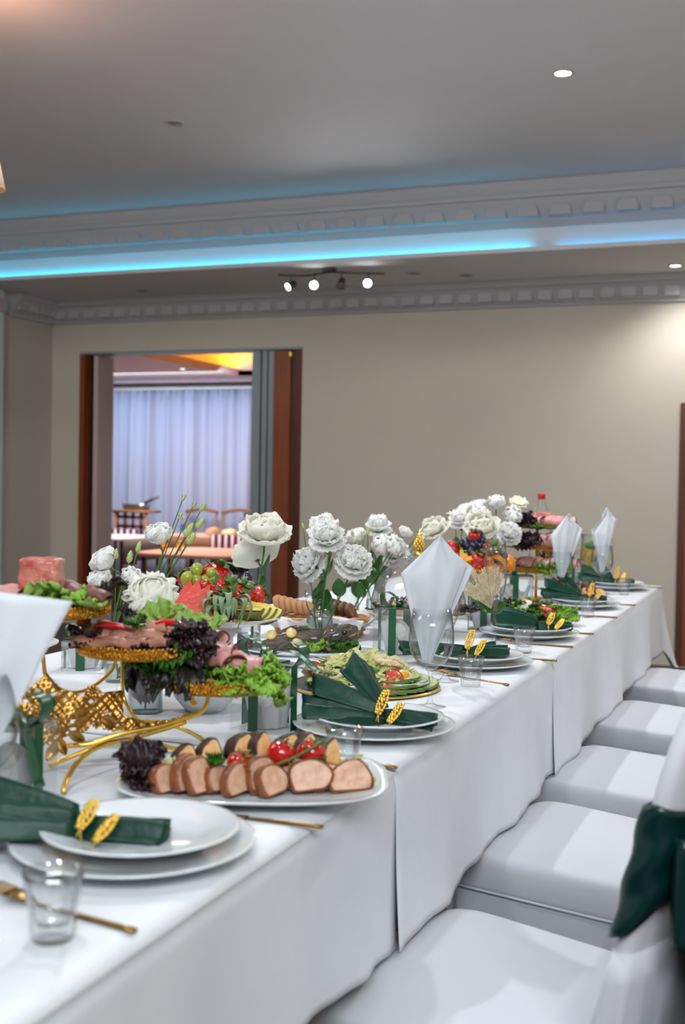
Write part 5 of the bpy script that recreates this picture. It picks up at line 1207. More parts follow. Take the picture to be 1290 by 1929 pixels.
obj('flesh', loft([[(-.0 - .045 + .09 * f, .026 * cos(a), .003 + .006 * (1 - abs(cos(a)))) for a in [pi * q / 8 for q in range(9)]] for f in (0, .5, 1)]), 'pine', t)
obj('core_tip', loft([[(-.02, 0, .045), (-.055, -.01, .01), (.01, -.01, -.0)], [(-.015, .006, .045), (-.05, .0, .01), (.015, 0, .0)]]), 'pine', t, smooth=False)

# bowl under the lower gold tray
t = thing('salad_bowl', 'deep white bowl below the lower gold tray', 'bowl', (-1.10, 2.075, TZ))
obj('bowl_body', lathe([(.001, 0), (.035, 0), (.04, .004), (.062, .03), (.074, .066), (.072, .066), (.060, .032), (.037, .008), (.001, .006)], 44), 'porcelain', t)
chunks('mixed grain salad in the deep white bowl', (-1.10, 2.075, TZ + .048), 'crust', 110, .060, .060, .018, .006, 31, 'grain_salad', 'salad')
chunks('carrot shreds and greens on the grain salad', (-1.10, 2.075, TZ + .052), 'carrot', 40, .055, .055, .018, .005, 32, 'carrot_shreds', 'salad', shred=True)

# ================================================================== bread basket
BC = (-1.335, 3.235, TZ)
t = thing('bread_basket', 'oval wicker bread basket lined with white paper', 'basket', BC, YAW)
bw = MB()
for k in range(9):
    bw.add(tube([(p[0] * (1 + .03 * sin(j * 1.6 + k * pi)), p[1] * (1 + .03 * sin(j * 1.6 + k * pi)), .006 + k * .0065) for j, p in enumerate(sell(.125 + .0025 * k, .078 + .002 * k, 60, 2.2, 0) + [sell(.125 + .0025 * k, .078 + .002 * k, 60, 2.2, 0)[0]])], .0032, 5))
obj('woven_side', bw, 'wicker', t)
obj('base', loft([sell(.125, .078, 40, 2.2, .0), sell(.125, .078, 40, 2.2, .006)]), 'wicker', t)
def liner(u, v):
    a = 2 * pi * u; r = .10 + .075 * v; k = 1 + .10 * sin(4 * a + 1) * v + .05 * sin(9 * a) * v
    return (r * 1.12 * cos(a) * k, r * .72 * sin(a) * k, .012 + (.070 - .022 * max(0, -sin(a))) * v ** 1.2 + .014 * sin(4 * a + 1.3) * v * v + .008 * sin(11 * a) * v)
ob = obj('paper_liner', sheet(liner, 72, 10, .0008), 'tissue'); ob.matrix_world = T(*BC, rz=YAW); tag(ob, 'crumpled white paper lining spilling over the bread basket', 'paper')
def flap(u, v): return ((u - .5) * .26 * (1 - .25 * v), -.085 - .06 * v, .062 - .058 * v + .012 * sin(u * 17) * v * (1 - v) * 3 + .006 * sin(u * 9 + 2))
ob = obj('paper_sheet', sheet(flap, 30, 10, .0008), 'tissue'); ob.matrix_world = T(BC[0], BC[1] + .0, BC[2], rz=YAW); tag(ob, 'white paper sheet hanging down before the bread basket', 'paper')
BS = mesh('bread_slice', prism_slice(.030, .027, .013, 0, 0, sd=2, flat=.7, wob=.03), ('bread', 'breadcrust'))
RS = mesh('bread_slice', prism_slice(.034, .026, .014, 0, 0, sd=6, flat=.7, wob=.03), ('rye', 'ryecrust'))
for i in range(6):
    simple('white_bread_slice', BS, 'slice of white bread in the basket, %s from the left' % ORD[i], 'bread', T(*rel(BC, -.105 + .018 * i, -.010 - .006 * i, .080 - .003 * i)) @ Matrix.Rotation(YAW + 1.15, 4, 'Z') @ Matrix.Rotation(-.5, 4, 'X'), 'white bread slices')
for i in range(6):
    simple('rye_bread_slice', RS, 'slice of dark rye bread in the basket, %s from the left' % ORD[i], 'bread', T(*rel(BC, .015 + .018 * i, .02 - .012 * i, .078 - .003 * i)) @ Matrix.Rotation(YAW + .95 + .06 * i, 4, 'Z') @ Matrix.Rotation(-.45, 4, 'X'), 'rye bread slices')

# ================================================================== smoked fish platter
SC = (-1.195, 2.865, TZ)
t = thing('fish_platter', 'oval white platter with the smoked fish', 'platter', SC, YAW)
obj('platter_body', loft([sell(.001, .001, 48, 2.2, 0), sell(.13, .05, 48, 2.2, 0), sell(.185, .078, 48, 2.2, .012), sell(.185, .078, 48, 2.2, .015), sell(.13, .05, 48, 2.2, .005), sell(.001, .001, 48, 2.2, .005)], False), 'porcelain', t)
t = thing('smoked_fish', 'whole smoked fish with its dark head pointing right', 'fish', rel(SC, 0, -.005, .006), YAW)
def fring(x, w_, h0, h1, n=24):
    return [(x, w_ * cos(2 * pi * j / n) * (1 if sin(2 * pi * j / n) > 0 else .85), (h0 + h1) / 2 + (h1 - h0) / 2 * sin(2 * pi * j / n)) for j in range(n)]
obj('body', loft([fring(x, w_, a, b_) for x, w_, a, b_ in [(-.17, .003, .016, .022), (-.14, .008, .010, .030), (-.10, .016, .004, .046), (-.05, .022, .001, .058), (-.01, .026, .001, .064), (.015, .027, .001, .066), (.022, .022, .004, .060)]]), 'fish', t)
hd = obj('head', jit(loft([fring(x, w_, a, b_) for x, w_, a, b_ in [(.018, .024, .004, .064), (.028, .029, .000, .072), (.048, .0285, .001, .078), (.070, .0245, .006, .080), (.088, .019, .018, .080), (.102, .014, .028, .077), (.110, .010, .034, .073), (.114, .004, .042, .068)]]), .0022, 60, 3), 'fish', t)
obj('lower_jaw', jit(loft([fring(x, w_, a, b_) for x, w_, a, b_ in [(.066, .018, .006, .030), (.085, .015, .012, .034), (.102, .011, .022, .042), (.113, .006, .034, .046), (.116, .002, .039, .043)]]), .001, 60, 5), 'fishpale', hd)
obj('upper_lip', tube([(.088, -.019, .046), (.104, -.014, .052), (.116, -.004, .060), (.117, .004, .060)], [.003, .0035, .0035, .003], 8), 'fishpale', hd)
obj('eye_ring', lathe([(.008, 0), (.0095, .002), (.008, .0035), (.0065, .002)], 18), 'fish', hd, T(.078, -.0225, .058, rx=pi / 2)); obj('eye', ball(.0072, .0072, .004, n=14, m=9), 'eye', hd, T(.078, -.0215, .058, rx=pi / 2))
obj('gill_cover', sheet(lambda u, v: (.052 - .030 * cos((u - .5) * 2.6) + .018 * v, -.0305 + .008 * abs(u - .5) ** 1.5 * 2 - .002 * (1 - v), .034 + .028 * sin((u - .5) * 2.6)), 14, 5, .002), 'fish', hd)
obj('tail_fin', sheet(lambda u, v: (-.165 - .04 * v, .002 * sin(u * 30), .019 + (u - .5) * (.012 + .06 * v)), 12, 5, .0012), 'fish', t)
obj('dorsal_fin', sheet(lambda u, v: (-.09 + .09 * u - .012 * v, .001 * sin(u * 60), .052 + .012 * u + .014 * v * sin(pi * u)), 16, 3, .001), 'fish', t)
LM = MB().add(lathe([(.001, 0), (.017, 0), (.017, .0035), (.001, .0035)], 20)); LMm = mesh('lemon_flesh', LM, 'lemon'); LPm = mesh('peel', lathe([(.0168, -.0003), (.0195, .0), (.0195, .0035), (.0168, .0038)], 24), 'lemonpeel')
for i, (u, v, z, rx, ry) in enumerate([(-.062, -.018, .060, 1.0, .2), (-.115, -.005, .052, .9, -.2), (-.045, -.040, .036, .8, .3)]):
    t = thing('lemon_slice', 'lemon slice on the smoked fish, ' + ('upper right', 'upper left', 'lower one')[i], 'lemon slice', rel(SC, u, v, z), 0, 'lemon slices'); t.rotation_euler = (rx, ry, YAW); t.scale = (.72, .72, .8); link('flesh', LMm, t); link('peel', LPm, t)
lettuce('curly green lettuce under the smoked fish head', rel(SC, .082, -.052, .012), 'parsley', rosette(14, .018, .5, .62, 41) + rosette(9, .006, 1.1, .6, 42), s=.8)
lettuce('green lettuce beside the fish body', rel(SC, .005, -.050, .012), 'lettuce', rosette(8, .012, .5, .45, 43))
lettuce('green herb behind the smoked fish', rel(SC, -.03, .03, .05), 'lettuce', rosette(5, .005, .9, .3, 44), name='herb_sprig')

# ================================================================== chicken salad with cucumber
KC = (-.905, 2.465, TZ)
t = thing('slate_tray', 'round dark tray with a gold edge under the chicken salad', 'tray', KC)
obj('tray_body', lathe([(.001, 0), (.165, 0), (.168, .004), (.165, .008), (.001, .008)], 60), 'slate', t); obj('gold_edge', lathe([(.164, .0075), (.1685, .0045), (.1695, .006), (.1665, .0095), (.163, .009)], 60), 'gold', t)
t = thing('salad_platter', 'square white dish under the heaped chicken salad', 'platter', (KC[0], KC[1], TZ + .0085), YAW + .3)
obj('dish', loft([sell(.001, .001, 40, 5, 0), sell(.10, .10, 40, 5, 0), sell(.125, .125, 40, 5, .016), sell(.125, .125, 40, 5, .019), sell(.10, .10, 40, 5, .004), sell(.001, .001, 40, 5, .004)], False), 'porcelain', t)
chunks('heap of shredded iceberg lettuce in the chicken salad', (KC[0] - .01, KC[1], TZ + .018), 'shred', 620, .125, .115, .060, .012, 51, 'shredded_lettuce', 'salad', shred=True)
chunks('pale cheese and lettuce pieces in the chicken salad', (KC[0] - .01, KC[1], TZ + .014), 'lightlettuce', 180, .12, .11, .046, .013, 52, 'lettuce_pieces', 'salad')
def kc(u, v, z): return rel((KC[0], KC[1], TZ), u, v, z)
def strip(L, w_, h, m1, m2, sd):
    mb = MB(); rg = []
    for k in range(25):
        f = k / 24; q = sin(pi * min(1, max(0, f * .9 + .05))) ** .35
        rg.append([(L * (f - .5), w_ * q * cos(a) * (1 + .06 * sin(k + a)), h * q * (sin(a) + 1) * .5 + .004 * sin(f * 3)) for a in [2 * pi * j / 14 for j in range(14)]])
    mb.add(loft(rg[:]), 0); return jit((mb.v, mb.f), .0045, 130, sd)
CK = mesh('cut_side', strip(.095, .0125, .018, 0, 0, 1), 'breast'); CKF = mesh('crust_side', [None, strip(.093, .0135, .012, 0, 0, 2)][1], 'fried')
for i, (u, v, z, r, s_) in enumerate([(.035, -.020, .048, -.38, 1.1), (-.055, -.01, .046, -1.3, .55), (.055, .035, .045, -.7, .55), (-.105, -.06, .040, 1.3, .5), (-.005, .045, .052, .2, .5)]):
    t = thing('chicken_strip', 'breaded chicken strip on the salad, ' + ('longest, in the middle', 'short, at the left by the tongs', 'at the right rear', 'at the lower left', 'at the rear')[i], 'chicken', kc(u, v, z), YAW + r, 'chicken strips', s_); link('cut_side', CK, t, T(0, -.003, .003)); link('crust_side', CKF, t, T(0, .004, .0055)); t.scale = (s_, s_ * 1.1, s_ * .8)
NG = mesh('crouton', jit(ball(.015, .013, .011, (0, 0, .006), 12, 8), .006, 90, 3), 'fried')
for i, (u, v, z) in enumerate([(-.068, .045, .044), (-.050, .050, .048), (-.032, .046, .046), (-.02, .055, .042), (-.125, -.035, .036), (.065, .045, .040)]):
    simple('fried_nugget', NG, 'golden fried nugget on the chicken salad, ' + ('at the far left', 'second from left at the rear', 'third from left at the rear', 'rearmost', 'at the left edge by the tongs', 'at the right rear')[i], 'nugget', T(*kc(u, v, z), rz=i), 'fried nuggets')
EW = mesh('egg_white', ball(.020, .015, .012, (0, 0, 0), 16, 10), 'eggwhite'); EY = mesh('yolk', ball(.0115, .0095, .006, (0, 0, .0085), 14, 8), 'yolk')
for i, (u, v, z, rt) in enumerate([(-.022, .005, .056, (.7, 0, .3)), (.085, -.055, .036, (.8, .3, .3)), (-.04, .035, .050, (.5, .5, 1))]):
    t = thing('egg_half', 'boiled egg half on the chicken salad, ' + ('middle', 'right beside the cucumber', 'rear left')[i], 'egg', kc(u, v, z), 0, 'boiled egg halves'); t.rotation_euler = rt; link('egg_white', EW, t); link('yolk', EY, t)
OL = mesh('olive', lathe([(.0028, -.004), (.0075, -.0045), (.0085, 0), (.0075, .0045), (.0028, .004), (.0028, -.004)], 16), 'olive')
for i, (u, v, z) in enumerate([(-.088, .03, .040), (-.062, .005, .048), (.022, .028, .056), (.032, .026, .054), (-.068, -.008, .046)]):
    simple('black_olive', OL, 'black olive ring on the chicken salad, ' + ('far left', 'left of the egg', 'middle rear', 'right rear', 'beside the tongs')[i], 'olive', T(*kc(u, v, z), rx=.5, ry=.3 * i), 'black olives')
TR = MB().add(lathe([(.001, 0), (.019, 0), (.021, .003), (.019, .006), (.001, .006)], 20)); TRm = mesh('cut_face', TR, 'tomatocut'); TSk = mesh('skin', lathe([(.019, -.0003), (.0225, .003), (.019, .0063)], 22), 'tomato')
for i, (u, v, z, rt) in enumerate([(.062, -.075, .034, (1.0, .2, .3)), (.052, -.115, .020, (.5, .1, .4)), (-.115, .0, .036, (1.1, 0, .2))]):
    t = thing('tomato_slice', 'tomato slice on the chicken salad, ' + ('right below the long chicken strip', 'lowest near the cucumber', 'far left under the tongs')[i], 'tomato slice', kc(u, v, z), 0, 'tomato slices'); t.rotation_euler = (rt[0], rt[1], YAW + rt[2]); link('cut_face', TRm, t); link('skin', TSk, t)
CU = mesh('flesh', lathe([(.001, 0), (.0195, 0), (.0195, .005), (.001, .005)], 24), 'cucumber'); CS = mesh('skin', lathe([(.0193, .0002), (.0208, .0008), (.0208, .0042), (.0193, .0052)], 24), 'cucskin')
cu = []
for r_, n_, z_, off in ((.146, 11, .0095, 0), (.126, 9, .0165, .05), (.106, 7, .024, .1)):
    for k in range(n_): a = YAW - 1.45 + off + 1.9 * k / n_; cu.append((KC[0] + r_ * cos(a), KC[1] + r_ * sin(a), TZ + z_ + .001 * (k % 2), a))
for i, (x, y, z, a) in enumerate(cu):
    row = 'outer' if i < 11 else 'middle' if i < 20 else 'inner'; kk = i if i < 11 else i - 11 if i < 20 else i - 20
    t = thing('cucumber_slice', 'cucumber slice in the %s row on the dark tray, %s from the front' % (row, ORD[kk]), 'cucumber', (x, y, z), 0, 'cucumber slices on the dark tray'); t.rotation_euler = (.22 * sin(a), -.22 * cos(a), a); t.scale = (1, 1.15, 1); link('flesh', CU, t); link('skin', CS, t)
def tong_arm(P, w0, w1):
    C_ = spline(P, 16); mb = MB(); rg = []
    for k, p in enumerate(C_):
        f = k / 16; d_ = (C_[min(k + 1, 16)] - C_[max(k - 1, 0)]).normalized(); sd_ = d_.cross(Vector((0, 0, 1))).normalized(); w_ = w0 + (w1 - w0) * f; up_ = sd_.cross(d_)
        rg.append([tuple(p + sd_ * a * w_ + up_ * b_) for a, b_ in ((-1, .0018), (0, .0005), (1, .0018), (1, .0030), (0, .0018), (-1, .0030))])
    return loft(rg)
t = thing('serving_tongs', 'steel serving tongs lying over the left of the chicken salad', 'tongs', kc(0, 0, 0), YAW)
obj('tong_arm', tong_arm([(-.150, .030, .066), (-.11, -.005, .064), (-.07, -.035, .054), (-.02, -.075, .045)], .008, .0055), 'steel', t)
obj('tong_arm', tong_arm([(-.172, -.035, .050), (-.12, -.060, .046), (-.06, -.085, .042), (-.03, -.098, .034)], .008, .0055), 'steel', t)

# ================================================================== glass cloche with canapes
DC = (-1.092, 3.435, TZ)
t = thing('cake_pedestal', 'low white pedestal dish under the glass cloche', 'cake stand', DC)
obj('dish', lathe([(.001, 0), (.075, 0), (.078, .004), (.085, .045), (.150, .056), (.158, .062), (.158, .066), (.148, .062), (.001, .060)], 60), 'stand', t)
t = thing('glass_cloche', 'clear glass dome with a gold finial over the canapes', 'cloche', (DC[0], DC[1], TZ + .0665))
dp = [(.143 * cos(a), .022 + .152 * sin(a)) for a in [pi / 2 * k / 14 for k in range(14)]] + [(.004, .174)]
dr_ = [[((r + (.0022 * sin(28 * 2 * pi * j / 112) if z < .05 else 0)) * cos(2 * pi * j / 112), (r + (.0022 * sin(28 * 2 * pi * j / 112) if z < .05 else 0)) * sin(2 * pi * j / 112), z) for j in range(112)] for r, z in [(.143, .0), (.1435, .012)] + dp]
obj('glass_dome', loft(dr_, False), 'domeglass', t)
obj('glass_rim', tube([dr_[0][j % 112] for j in range(113)], .0022, 6), 'thickglass', t)
obj('finial_base', lathe([(.016, .172), (.018, .176), (.006, .184), (.005, .194), (.001, .194)], 18), 'gold', t)
q = MB()
for k in range(7):
    zz = .192 + .007 * k; rr = (.011, .0145, .0145, .0125, .010, .0065, .003)[k]
    for j in range(8): a = 2 * pi * (j + .5 * (k % 2)) / 8; q.add(ball(.0042, .0042, .0055, (rr * cos(a), rr * sin(a), zz), 7, 5))
q.add(tube([(0, 0, .19), (0, 0, .252)], [.006, .0008], 6)); obj('finial', q, 'gold', t)
CB = mesh('canape_base', lathe([(.001, 0), (.018, 0), (.019, .008), (.001, .009)], 16), 'bread'); CH = mesh('cured_topping', jit(ball(.017, .015, .012, (0, 0, .014), 12, 8), .005, 80, 2), 'aspic'); CO_ = mesh('orange_topping', jit(ball(.016, .016, .010, (0, 0, .013), 12, 8), .003, 80, 4), 'orange'); CBB = mesh('berry', ball(.0065, c=(0, 0, .028), n=10, m=7), 'darkgrape')
kk = 0
for r_, n_ in ((.118, 16), (.078, 10), (.038, 5)):
    for k in range(n_):
        a = 2 * pi * k / n_ + r_ * 9; t = thing('canape', 'small canape under the cloche, %s of the %s ring counted clockwise' % (ORD[k], {.118: 'outer', .078: 'middle', .038: 'inner'}[r_]), 'canape', (DC[0] + r_ * cos(a), DC[1] + r_ * sin(a), TZ + .0665 + (.004 if r_ < .1 else 0)), a, 'canapes in the %s ring under the cloche' % {.118: 'outer', .078: 'middle', .038: 'inner'}[r_])
        link('base', CB, t); link('topping', (CH, CO_)[kk % 3 == 0], t)
        if kk % 3 == 1: link('berry', CBB, t)
        kk += 1
lettuce('dark leaves at the left under the cloche', (DC[0] - .10, DC[1] - .095, TZ + .070), 'oak', rosette(5, .01, .5, .30, 61)); lettuce('dark red leaves at the right under the cloche', rel(DC, .152, -.03, .066), 'purple', rosette(8, .012, .2, .42, 62))
lettuce('small green leaf on top of the canapes', (DC[0] + .01, DC[1] - .07, TZ + .095), 'lettuce', rosette(4, .003, 1.0, .28, 63), name='herb_sprig')

# ================================================================== far fruit stand
GC = (-1.078, 3.985, TZ + .165)
cake_stand('white scalloped cake stand with oranges and grapes, near the cloche', (GC[0], GC[1], TZ), .135, .160, .003)
def g_(u, v, z): return rel(GC, u, v, z)
OR = mesh('orange_flesh', MB().add(loft([[(.032 * cos(a) * f, .006 * (1 - f), .032 * sin(a) * f) for a in [pi * q / 12 for q in range(13)]] for f in (1, .02)], False, False)).add(loft([[(.034 * cos(a), .016 * sin(b_) , .034 * sin(a) * (1)) for a in [pi * q / 12 for q in range(13)]] for b_ in (0, .8, 1.5)], False, False)).add(lathe([(.001, -.012), (.02, -.010), (.031, .0), (.033, .002), (.001, .003)], 24)), 'orange')
for i, (u, v, z, rt) in enumerate([(-.010, -.110, .018, (.9, -.2, .3)), (.020, -.105, .030, (1.0, .1, 0)), (.035, -.118, .016, (.8, -.3, .6)), (.070, -.085, .028, (1.1, .3, .2)), (.082, -.075, .020, (.8, .4, -.3)), (-.04, -.10, .018, (.9, 0, .5)), (.118, -.05, .022, (1.3, .9, -.5))]):
    simple('orange_half', OR, 'orange half on the far fruit stand, %s' % ('front left', 'front middle, on top', 'front middle, lowest', 'right of the middle, round', 'at the right', 'far left behind the napkin', 'rightmost, cut face showing')[i], 'orange', T(*g_(u, v - .012, z), *rt, s=1.0), 'orange halves')
gp = [(-.035, 0, .0), (-.018, -.008, .004), (.0, .0, .002), (.018, -.004, .0), (.036, 0, -.004), (.054, -.004, -.006), (-.028, .0, .020), (-.010, -.004, .022), (.008, 0, .022), (.028, .004, .018), (-.02, .006, .038), (-.002, .002, .040), (.016, .006, .038), (-.010, .008, .056), (.006, .01, .052), (.045, .004, .012), (.06, .006, .010), (-.01, -.018, -.012), (.01, -.02, -.014), (.04, -.02, -.018), (.058, -.018, -.022), (.075, .0, -.008), (-.045, .0, .028)]
grapes('large cluster of dark blue grapes on the far fruit stand', g_(.012, -.075, .058), 'darkgrape', [(x * 1.22, y * 1.2, z * 1.2) for x, y, z in gp], .0148)
for i, (u, v, z, rt, s_) in enumerate([(-.072, -.05, .068, (.3, .9, .5), 1.5), (-.005, -.055, .118, (.2, .2, 0), 1.0), (.052, -.088, .072, (1.1, .1, .3), 1.45), (.008, -.112, .040, (.35, 0, .4), 1.5), (-.095, -.04, .060, (.4, 1.2, 0), .8)]):
    strawberry('strawberry on the far fruit stand, ' + ('large one at the left', 'topmost', 'right of the dark grapes', 'lowest with leaves up', 'small one at the far left')[i], g_(u + .008, v - .018, z + .004), rt, s_ * 1.3, 'strawberries on the far fruit stand')
for i in range(3):
    t = thing('pineapple_slice', 'pale pineapple slice at the left of the far fruit stand, ' + ('lowest', 'middle', 'upper')[i], 'pineapple', g_(-.10 + .022 * i, -.085, .048 + .012 * i), 0, 'pineapple slices of the far stand'); t.rotation_euler = (-.4, -.6, YAW + .3); link('flesh', PWm, t); link('rind', PRm, t)
t = thing('pineapple_leaves', 'dark green pineapple crown left of the far fruit stand', 'pineapple', g_(-.135, -.06, .028), YAW)
for k in range(11): link('leaf', PLf[k % 3], t, Matrix.Rotation(1.4 + .35 * (k % 5 - 2), 4, 'Z') @ Matrix.Rotation(-.1 + .35 * (k % 3), 4, 'X') @ Matrix.Scale(.8, 4))
chunks('cut fruit heaped under the grapes on the far fruit stand', g_(0, -.02, .004), 'orange', 60, .09, .08, .07, .016, 71, 'cut_fruit', 'fruit')
t = thing('green_bottle', 'dark green bottle behind the flute, beside the far stand foot', 'bottle', (-1.02, 3.86, TZ))
obj('bottle_body', lathe([(.001, 0), (.022, .001), (.022, .10), (.010, .12), (.010, .135), (.001, .136)], 18), 'leaf', t)
obj('bottle_neck', lathe([(.011, .13), (.011, .145), (.001, .146)], 14), 'gold', t)

# ================================================================== far gold stand with ham
HC = (-.985, 4.66, TZ)
t = thing('tiered_stand', 'gold three tray stand with ham and red jelly, far down the table', 'tiered stand', HC, YAW)
gold_plate(t, (.01, .05, .285), .108); gold_plate(t, (.0, .02, .205), .122); gold_plate(t, (-.005, -.01, .115), .138)
obj('column', tube([(0, .03, .0), (0, .03, .3)], .006), 'gold', t); obj('column', tube([(.05, .0, .0), (.05, .02, .2)], .004), 'gold', t)
obj('foot', lathe([(.001, 0), (.06, 0), (.062, .004), (.02, .010), (.001, .012)], 30), 'gold', t)
solid(obj('filigree_panel', filigree([(.0, -.02, .125), (.05, -.02, .125), (.055, -.02, .20), (-.01, -.02, .20)], 5, .005, 20), 'bronze', t), .0012)
def h_(u, v, z): return rel(HC, u, v, z)
aj = jit(loft([sell(.036, .03, 24, 7, z) for z in (0, .012, .024, .036, .046)] + [sell(.033, .027, 24, 7, .048), sell(.012, .012, 24, 7, .049)]), .003, 70, 4)
simple('meat_jelly', mesh('meat_jelly', aj, 'aspic'), 'red brick shaped meat jelly on top of the far gold stand', 'meat jelly', T(*h_(.02, .05, .300), rz=YAW))
hs = [(-.06, -.01, .292, 1.0), (-.02, -.02, .296, .7), (.03, -.03, .295, 1.2), (.06, -.015, .296, .6), (.085, .02, .294, 1.4), (-.02, -.045, .222, .9), (.02, -.055, .226, 1.3), (.05, -.05, .230, .8), (.0, -.07, .214, 1.5), (.08, -.03, .224, 1.0), (-.09, -.05, .130, .4), (-.06, -.075, .134, .7), (-.03, -.085, .136, .9), (.0, -.09, .136, 1.2), (.03, -.085, .132, 1.0), (.06, -.07, .130, .8), (.085, -.05, .130, 1.1)]
for i, (u, v, z, r) in enumerate(hs):
    tier = 'top' if i < 5 else 'middle' if i < 10 else 'lowest'; n_ = i if i < 5 else i - 5 if i < 10 else i - 10
    meat(HAM[i % 3], 'ham_slice', 'folded ham slice on the %s tray of the far gold stand, %s from the left' % (tier, ORD[n_]), 'ham', T(*h_(u * 1.15 + .01, v * 1.15 + .01, z + .004), rz=YAW + r, s=1.45), 'ham slices of the far gold stand')
lettuce('dark purple lettuce at the left of the far top tray', h_(-.062, -.045, .294), 'purple', rosette(9, .012, .6, .48, 81), s=1.35); lettuce('dark purple lettuce at the left of the far middle tray', h_(-.068, -.075, .214), 'purple', rosette(10, .015, .4, .58, 82) + rosette(6, .02, .1, .6, 83), s=1.35)
lettuce('green leaves under the ham on the far top tray', h_(.03, -.02, .286), 'parsley', rosette(14, .08, -.1, .5, 84, -2.9, -.2)); lettuce('bright curly lettuce at the right of the far lowest tray', h_(.035, -.120, .114), 'lettuce', rosette(12, .025, .3, .65, 85) + rosette(8, .04, .6, .5, 86), s=1.15)
lettuce('pale lettuce on the far middle tray', h_(-.05, -.01, .222), 'lightlettuce', rosette(6, .02, .8, .45, 87))
simple('chili_pepper', mesh('chili', tube(spline([(-.025, 0, 0), (0, .003, .003), (.03, 0, -.002)], 8), [.003, .0045, .0055, .0055, .005, .0045, .004, .002, .001], 8), 'redpepper'), 'small red chili on the far gold stand', 'chili', T(*h_(-.01, -.06, .236), rz=YAW))

# bottle with red cap, glass jug
t = thing('plastic_bottle', 'clear plastic bottle with a red cap behind the far gold stand', 'bottle', (-1.08, 5.162, TZ))
obj('bottle_body', lathe([(.001, 0), (.045, .003), (.05, .02), (.05, .24), (.046, .29), (.030, .345), (.015, .385), (.014, .40), (.001, .40)], 30), 'clearpet', t)
obj('bottle_cap', lathe([(.001, .396), (.0165, .396), (.0165, .418), (.015, .421), (.001, .421)], 24), 'redcap', t)
t = thing('glass_jug', 'tall glass jug with handle beside the far goblets', 'jug', (-.93, 5.62, TZ))
obj('glass_body', lathe([(.001, .001), (.045, .001), (.05, .01), (.055, .12), (.048, .20), (.052, .23), (.050, .23), (.046, .20), (.052, .12), (.047, .012), (.001, .006)], 36), 'glass', t)
obj('drink', lathe([(.001, .008), (.045, .010), (.050, .12), (.048, .16), (.001, .16)], 28), 'straw', t); obj('green_leaves', jit(ball(.035, .035, .02, (0, 0, .175), 12, 8), .012, 40, 2), 'juice', t)
obj('handle', tube(spline([(.045, .02, .21), (.085, .035, .21), (.095, .04, .17), (.085, .036, .10), (.05, .02, .07)], 18), .006, 8), 'thickglass', t)

# ================================================================== leafy salad and far meat plate
LC = (-.865, 3.865, TZ)
t = thing('slate_tray', 'round dark tray with a gold edge under the leafy salad', 'tray', LC)
obj('tray_body', lathe([(.001, 0), (.135, 0), (.138, .004), (.135, .008), (.001, .008)], 50), 'slate', t); obj('gold_edge', lathe([(.134, .0075), (.1385, .0045), (.1395, .006), (.1365, .0095)], 50), 'gold', t)
def l_(u, v, z): return rel(LC, u, v, z)
lettuce('heap of green salad leaves before the fourth plate', l_(0, 0, .012), 'rocket', rosette(26, .05, .3, 1.0, 91) + rosette(26, .09, .15, .9, 92) + rosette(22, .03, .7, 1.0, 93) + rosette(12, .02, 1.1, .9, 94), 'leaves of the leafy salad')
lettuce('broad green leaves among the leafy salad', l_(-.01, -.01, .02), 'lettuce', rosette(9, .05, .5, .6, 95) + rosette(7, .02, .9, .6, 96), 'leaves of the leafy salad')
lettuce('large green leaf at the right edge of the leafy salad', l_(.115, -.055, .010), 'lettuce', rosette(7, .018, .3, .75, 97) + rosette(5, .01, .8, .7, 98), 'leaves of the leafy salad')
for i, (u, v, z, s_) in enumerate([(-.075, -.075, .026, 1.2), (.075, -.07, .040, .9), (.05, .01, .055, .9)]):
    t = thing('tomato_half', 'tomato half in the leafy salad, ' + ('front left', 'front right', 'rear')[i], 'tomato', l_(u, v, z), YAW, 'tomato halves in the leafy salad', s_); link('cut_face', TRm, t, T(rx=1.0)); link('skin', TOM, t, T(0, .004, -.012))
MZ = mesh('mozzarella_ball', ball(.016, .015, .017, n=16, m=10), 'eggwhite')
for i, (u, v, z) in enumerate([(-.085, -.03, .036), (.0, -.05, .055), (.012, -.045, .062), (-.03, .0, .06)]): simple('mozzarella_ball', MZ, 'white mozzarella ball in the leafy salad, ' + ('far left', 'front middle', 'right of the middle', 'rear')[i], 'cheese', T(*l_(u, v, z)), 'mozzarella balls')
PP = mesh('pepper_strip', jit(loft([[(.03 * (f - .5) * 2, .008 * cos(a) + .02 * (f - .5) ** 2, .004 * sin(a)) for a in [2 * pi * q / 8 for q in range(8)]] for f in (0, .2, .4, .6, .8, 1)]), .001, 40), 'redpepper'); PY = PP.copy(); PY.name = 'pepper_strip'; PY.materials[0] = M['orange']
for i, (u, v, z, r, m_) in enumerate([(.06, -.03, .062, .3, 0), (.075, -.045, .050, -.5, 0), (.03, -.02, .070, .1, 1), (-.03, -.085, .036, -.5, 1), (.045, -.05, .058, -.9, 1)]): simple('pepper_strip', PY if m_ else PP, ('orange' if m_ else 'red') + ' pepper strip in the leafy salad, ' + ('right rear', 'right front', 'topmost', 'front left', 'front middle')[i], 'pepper', T(*l_(u, v, z), .4, .2, YAW + r), 'pepper strips')
for i, (u, v) in enumerate([(.035, -.035), (-.05, -.02), (.045, -.02)]): simple('black_olive', OL, 'dark olive in the leafy salad, ' + ('front right', 'left', 'rear right')[i], 'olive', T(*l_(u, v, .066), rx=1, s=1.4), 'olives in the leafy salad')

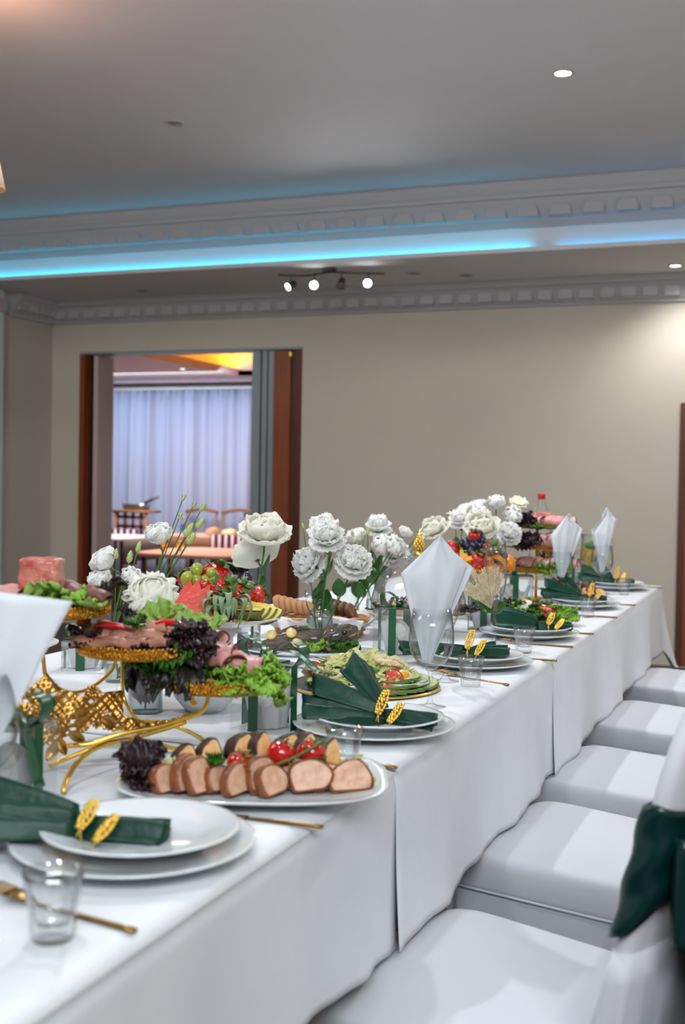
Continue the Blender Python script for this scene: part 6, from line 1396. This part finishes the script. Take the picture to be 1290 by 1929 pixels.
MC = (-.860, 4.875, TZ)
t = thing('serving_platter', 'white platter with sliced meat and grilled rolls, before the farthest plate', 'platter', MC, YAW)
obj('platter_body', loft([splat(.001, .001, 0), splat(.08, .055, 0), splat(.135, .085, .012), splat(.135, .085, .015), splat(.08, .055, .005), splat(.001, .001, .005)], False), 'porcelain', t)
for i in range(7):
    simple('roast_slice', SP[i % 3], 'slice of roast pork on the far platter, %s from the left' % ORD[i], 'meat slice', T(*rel(MC, -.070 + .028 * i, -.035 + .003 * i, .008)) @ Matrix.Rotation(YAW + .6, 4, 'Z') @ Matrix.Rotation(-.7, 4, 'X'), 'roast slices on the far platter')
for i in range(5):
    simple('stuffed_roll', ROLL, 'grilled roll on the far platter, %s from the left' % ORD[i], 'stuffed roll', T(*rel(MC, -.05 + .03 * i, .012, .018)) @ Matrix.Rotation(YAW + .4 * i, 4, 'Z'), 'stuffed rolls on the far platter')
for i, (u, v, z, s_) in enumerate([(-.108, -.005, .018, 1.7), (-.068, -.012, .022, 1.8), (-.09, -.04, .010, 1.4)]):
    tomato('shiny red tomato at the left end of the far platter, ' + ('left', 'right', 'front')[i], rel(MC, u, v, z), s_, .3, 0, 'tomatoes on the far platter')
chunks('browned vegetables under the meat on the far platter', rel(MC, 0, 0, .006), 'filling', 70, .10, .055, .022, .008, 99, 'browned_vegetables', 'vegetables')
lettuce('green leaves under the rolls on the far platter', rel(MC, -.03, .01, .012), 'rocket', rosette(10, .03, .3, .5, 101))

# ================================================================== far side at the left
ZC = (-1.60, 2.10, TZ)
t = thing('cake_stand', 'white footed dish of grated carrot salad at the left', 'cake stand', ZC)
obj('stand_plate', lathe([(.001, .075), (.06, .078), (.11, .098), (.112, .102), (.108, .102), (.058, .083), (.001, .080)], 44), 'stand', t); obj('pedestal', lathe([(.001, 0), (.05, 0), (.048, .006), (.022, .02), (.018, .05), (.03, .076), (.001, .077)], 30), 'stand', t)
chunks('heap of orange grated carrot in the white footed dish', (ZC[0], ZC[1], TZ + .090), 'carrot', 420, .085, .085, .034, .009, 111, 'grated_carrot', 'salad', shred=True)
t = thing('shell_dish', 'pale shell shaped biscuits on a small plate at the far left side', 'plate', (-1.62, 2.62, TZ))
obj('plate', lathe(plate_prof(.07, .012), 32), 'porcelain', t)
for k in range(4): simple('biscuit', mesh('biscuit', jit(ball(.020, .018, .010, (0, 0, .010), 12, 8), .003, 60, k), 'bread') if k == 0 else bpy.data.meshes['biscuit'], 'pale round biscuit on the small plate at left, ' + ('left', 'right', 'front', 'rear')[k], 'biscuit', T(-1.62 + .03 * cos(k * pi / 2 + 2), 2.62 + .03 * sin(k * pi / 2 + 2), TZ + .008), 'biscuits')
for i, (x, y) in enumerate([(-1.68, 2.35), (-1.70, 3.05)]):
    simple('dinner_plate', plate_big, 'wide white dinner plate on the far side of the table, ' + ('left one' if i == 0 else 'behind the bread basket'), 'plate', T(x, y + .0, TZ), 'wide dinner plates') if i else None
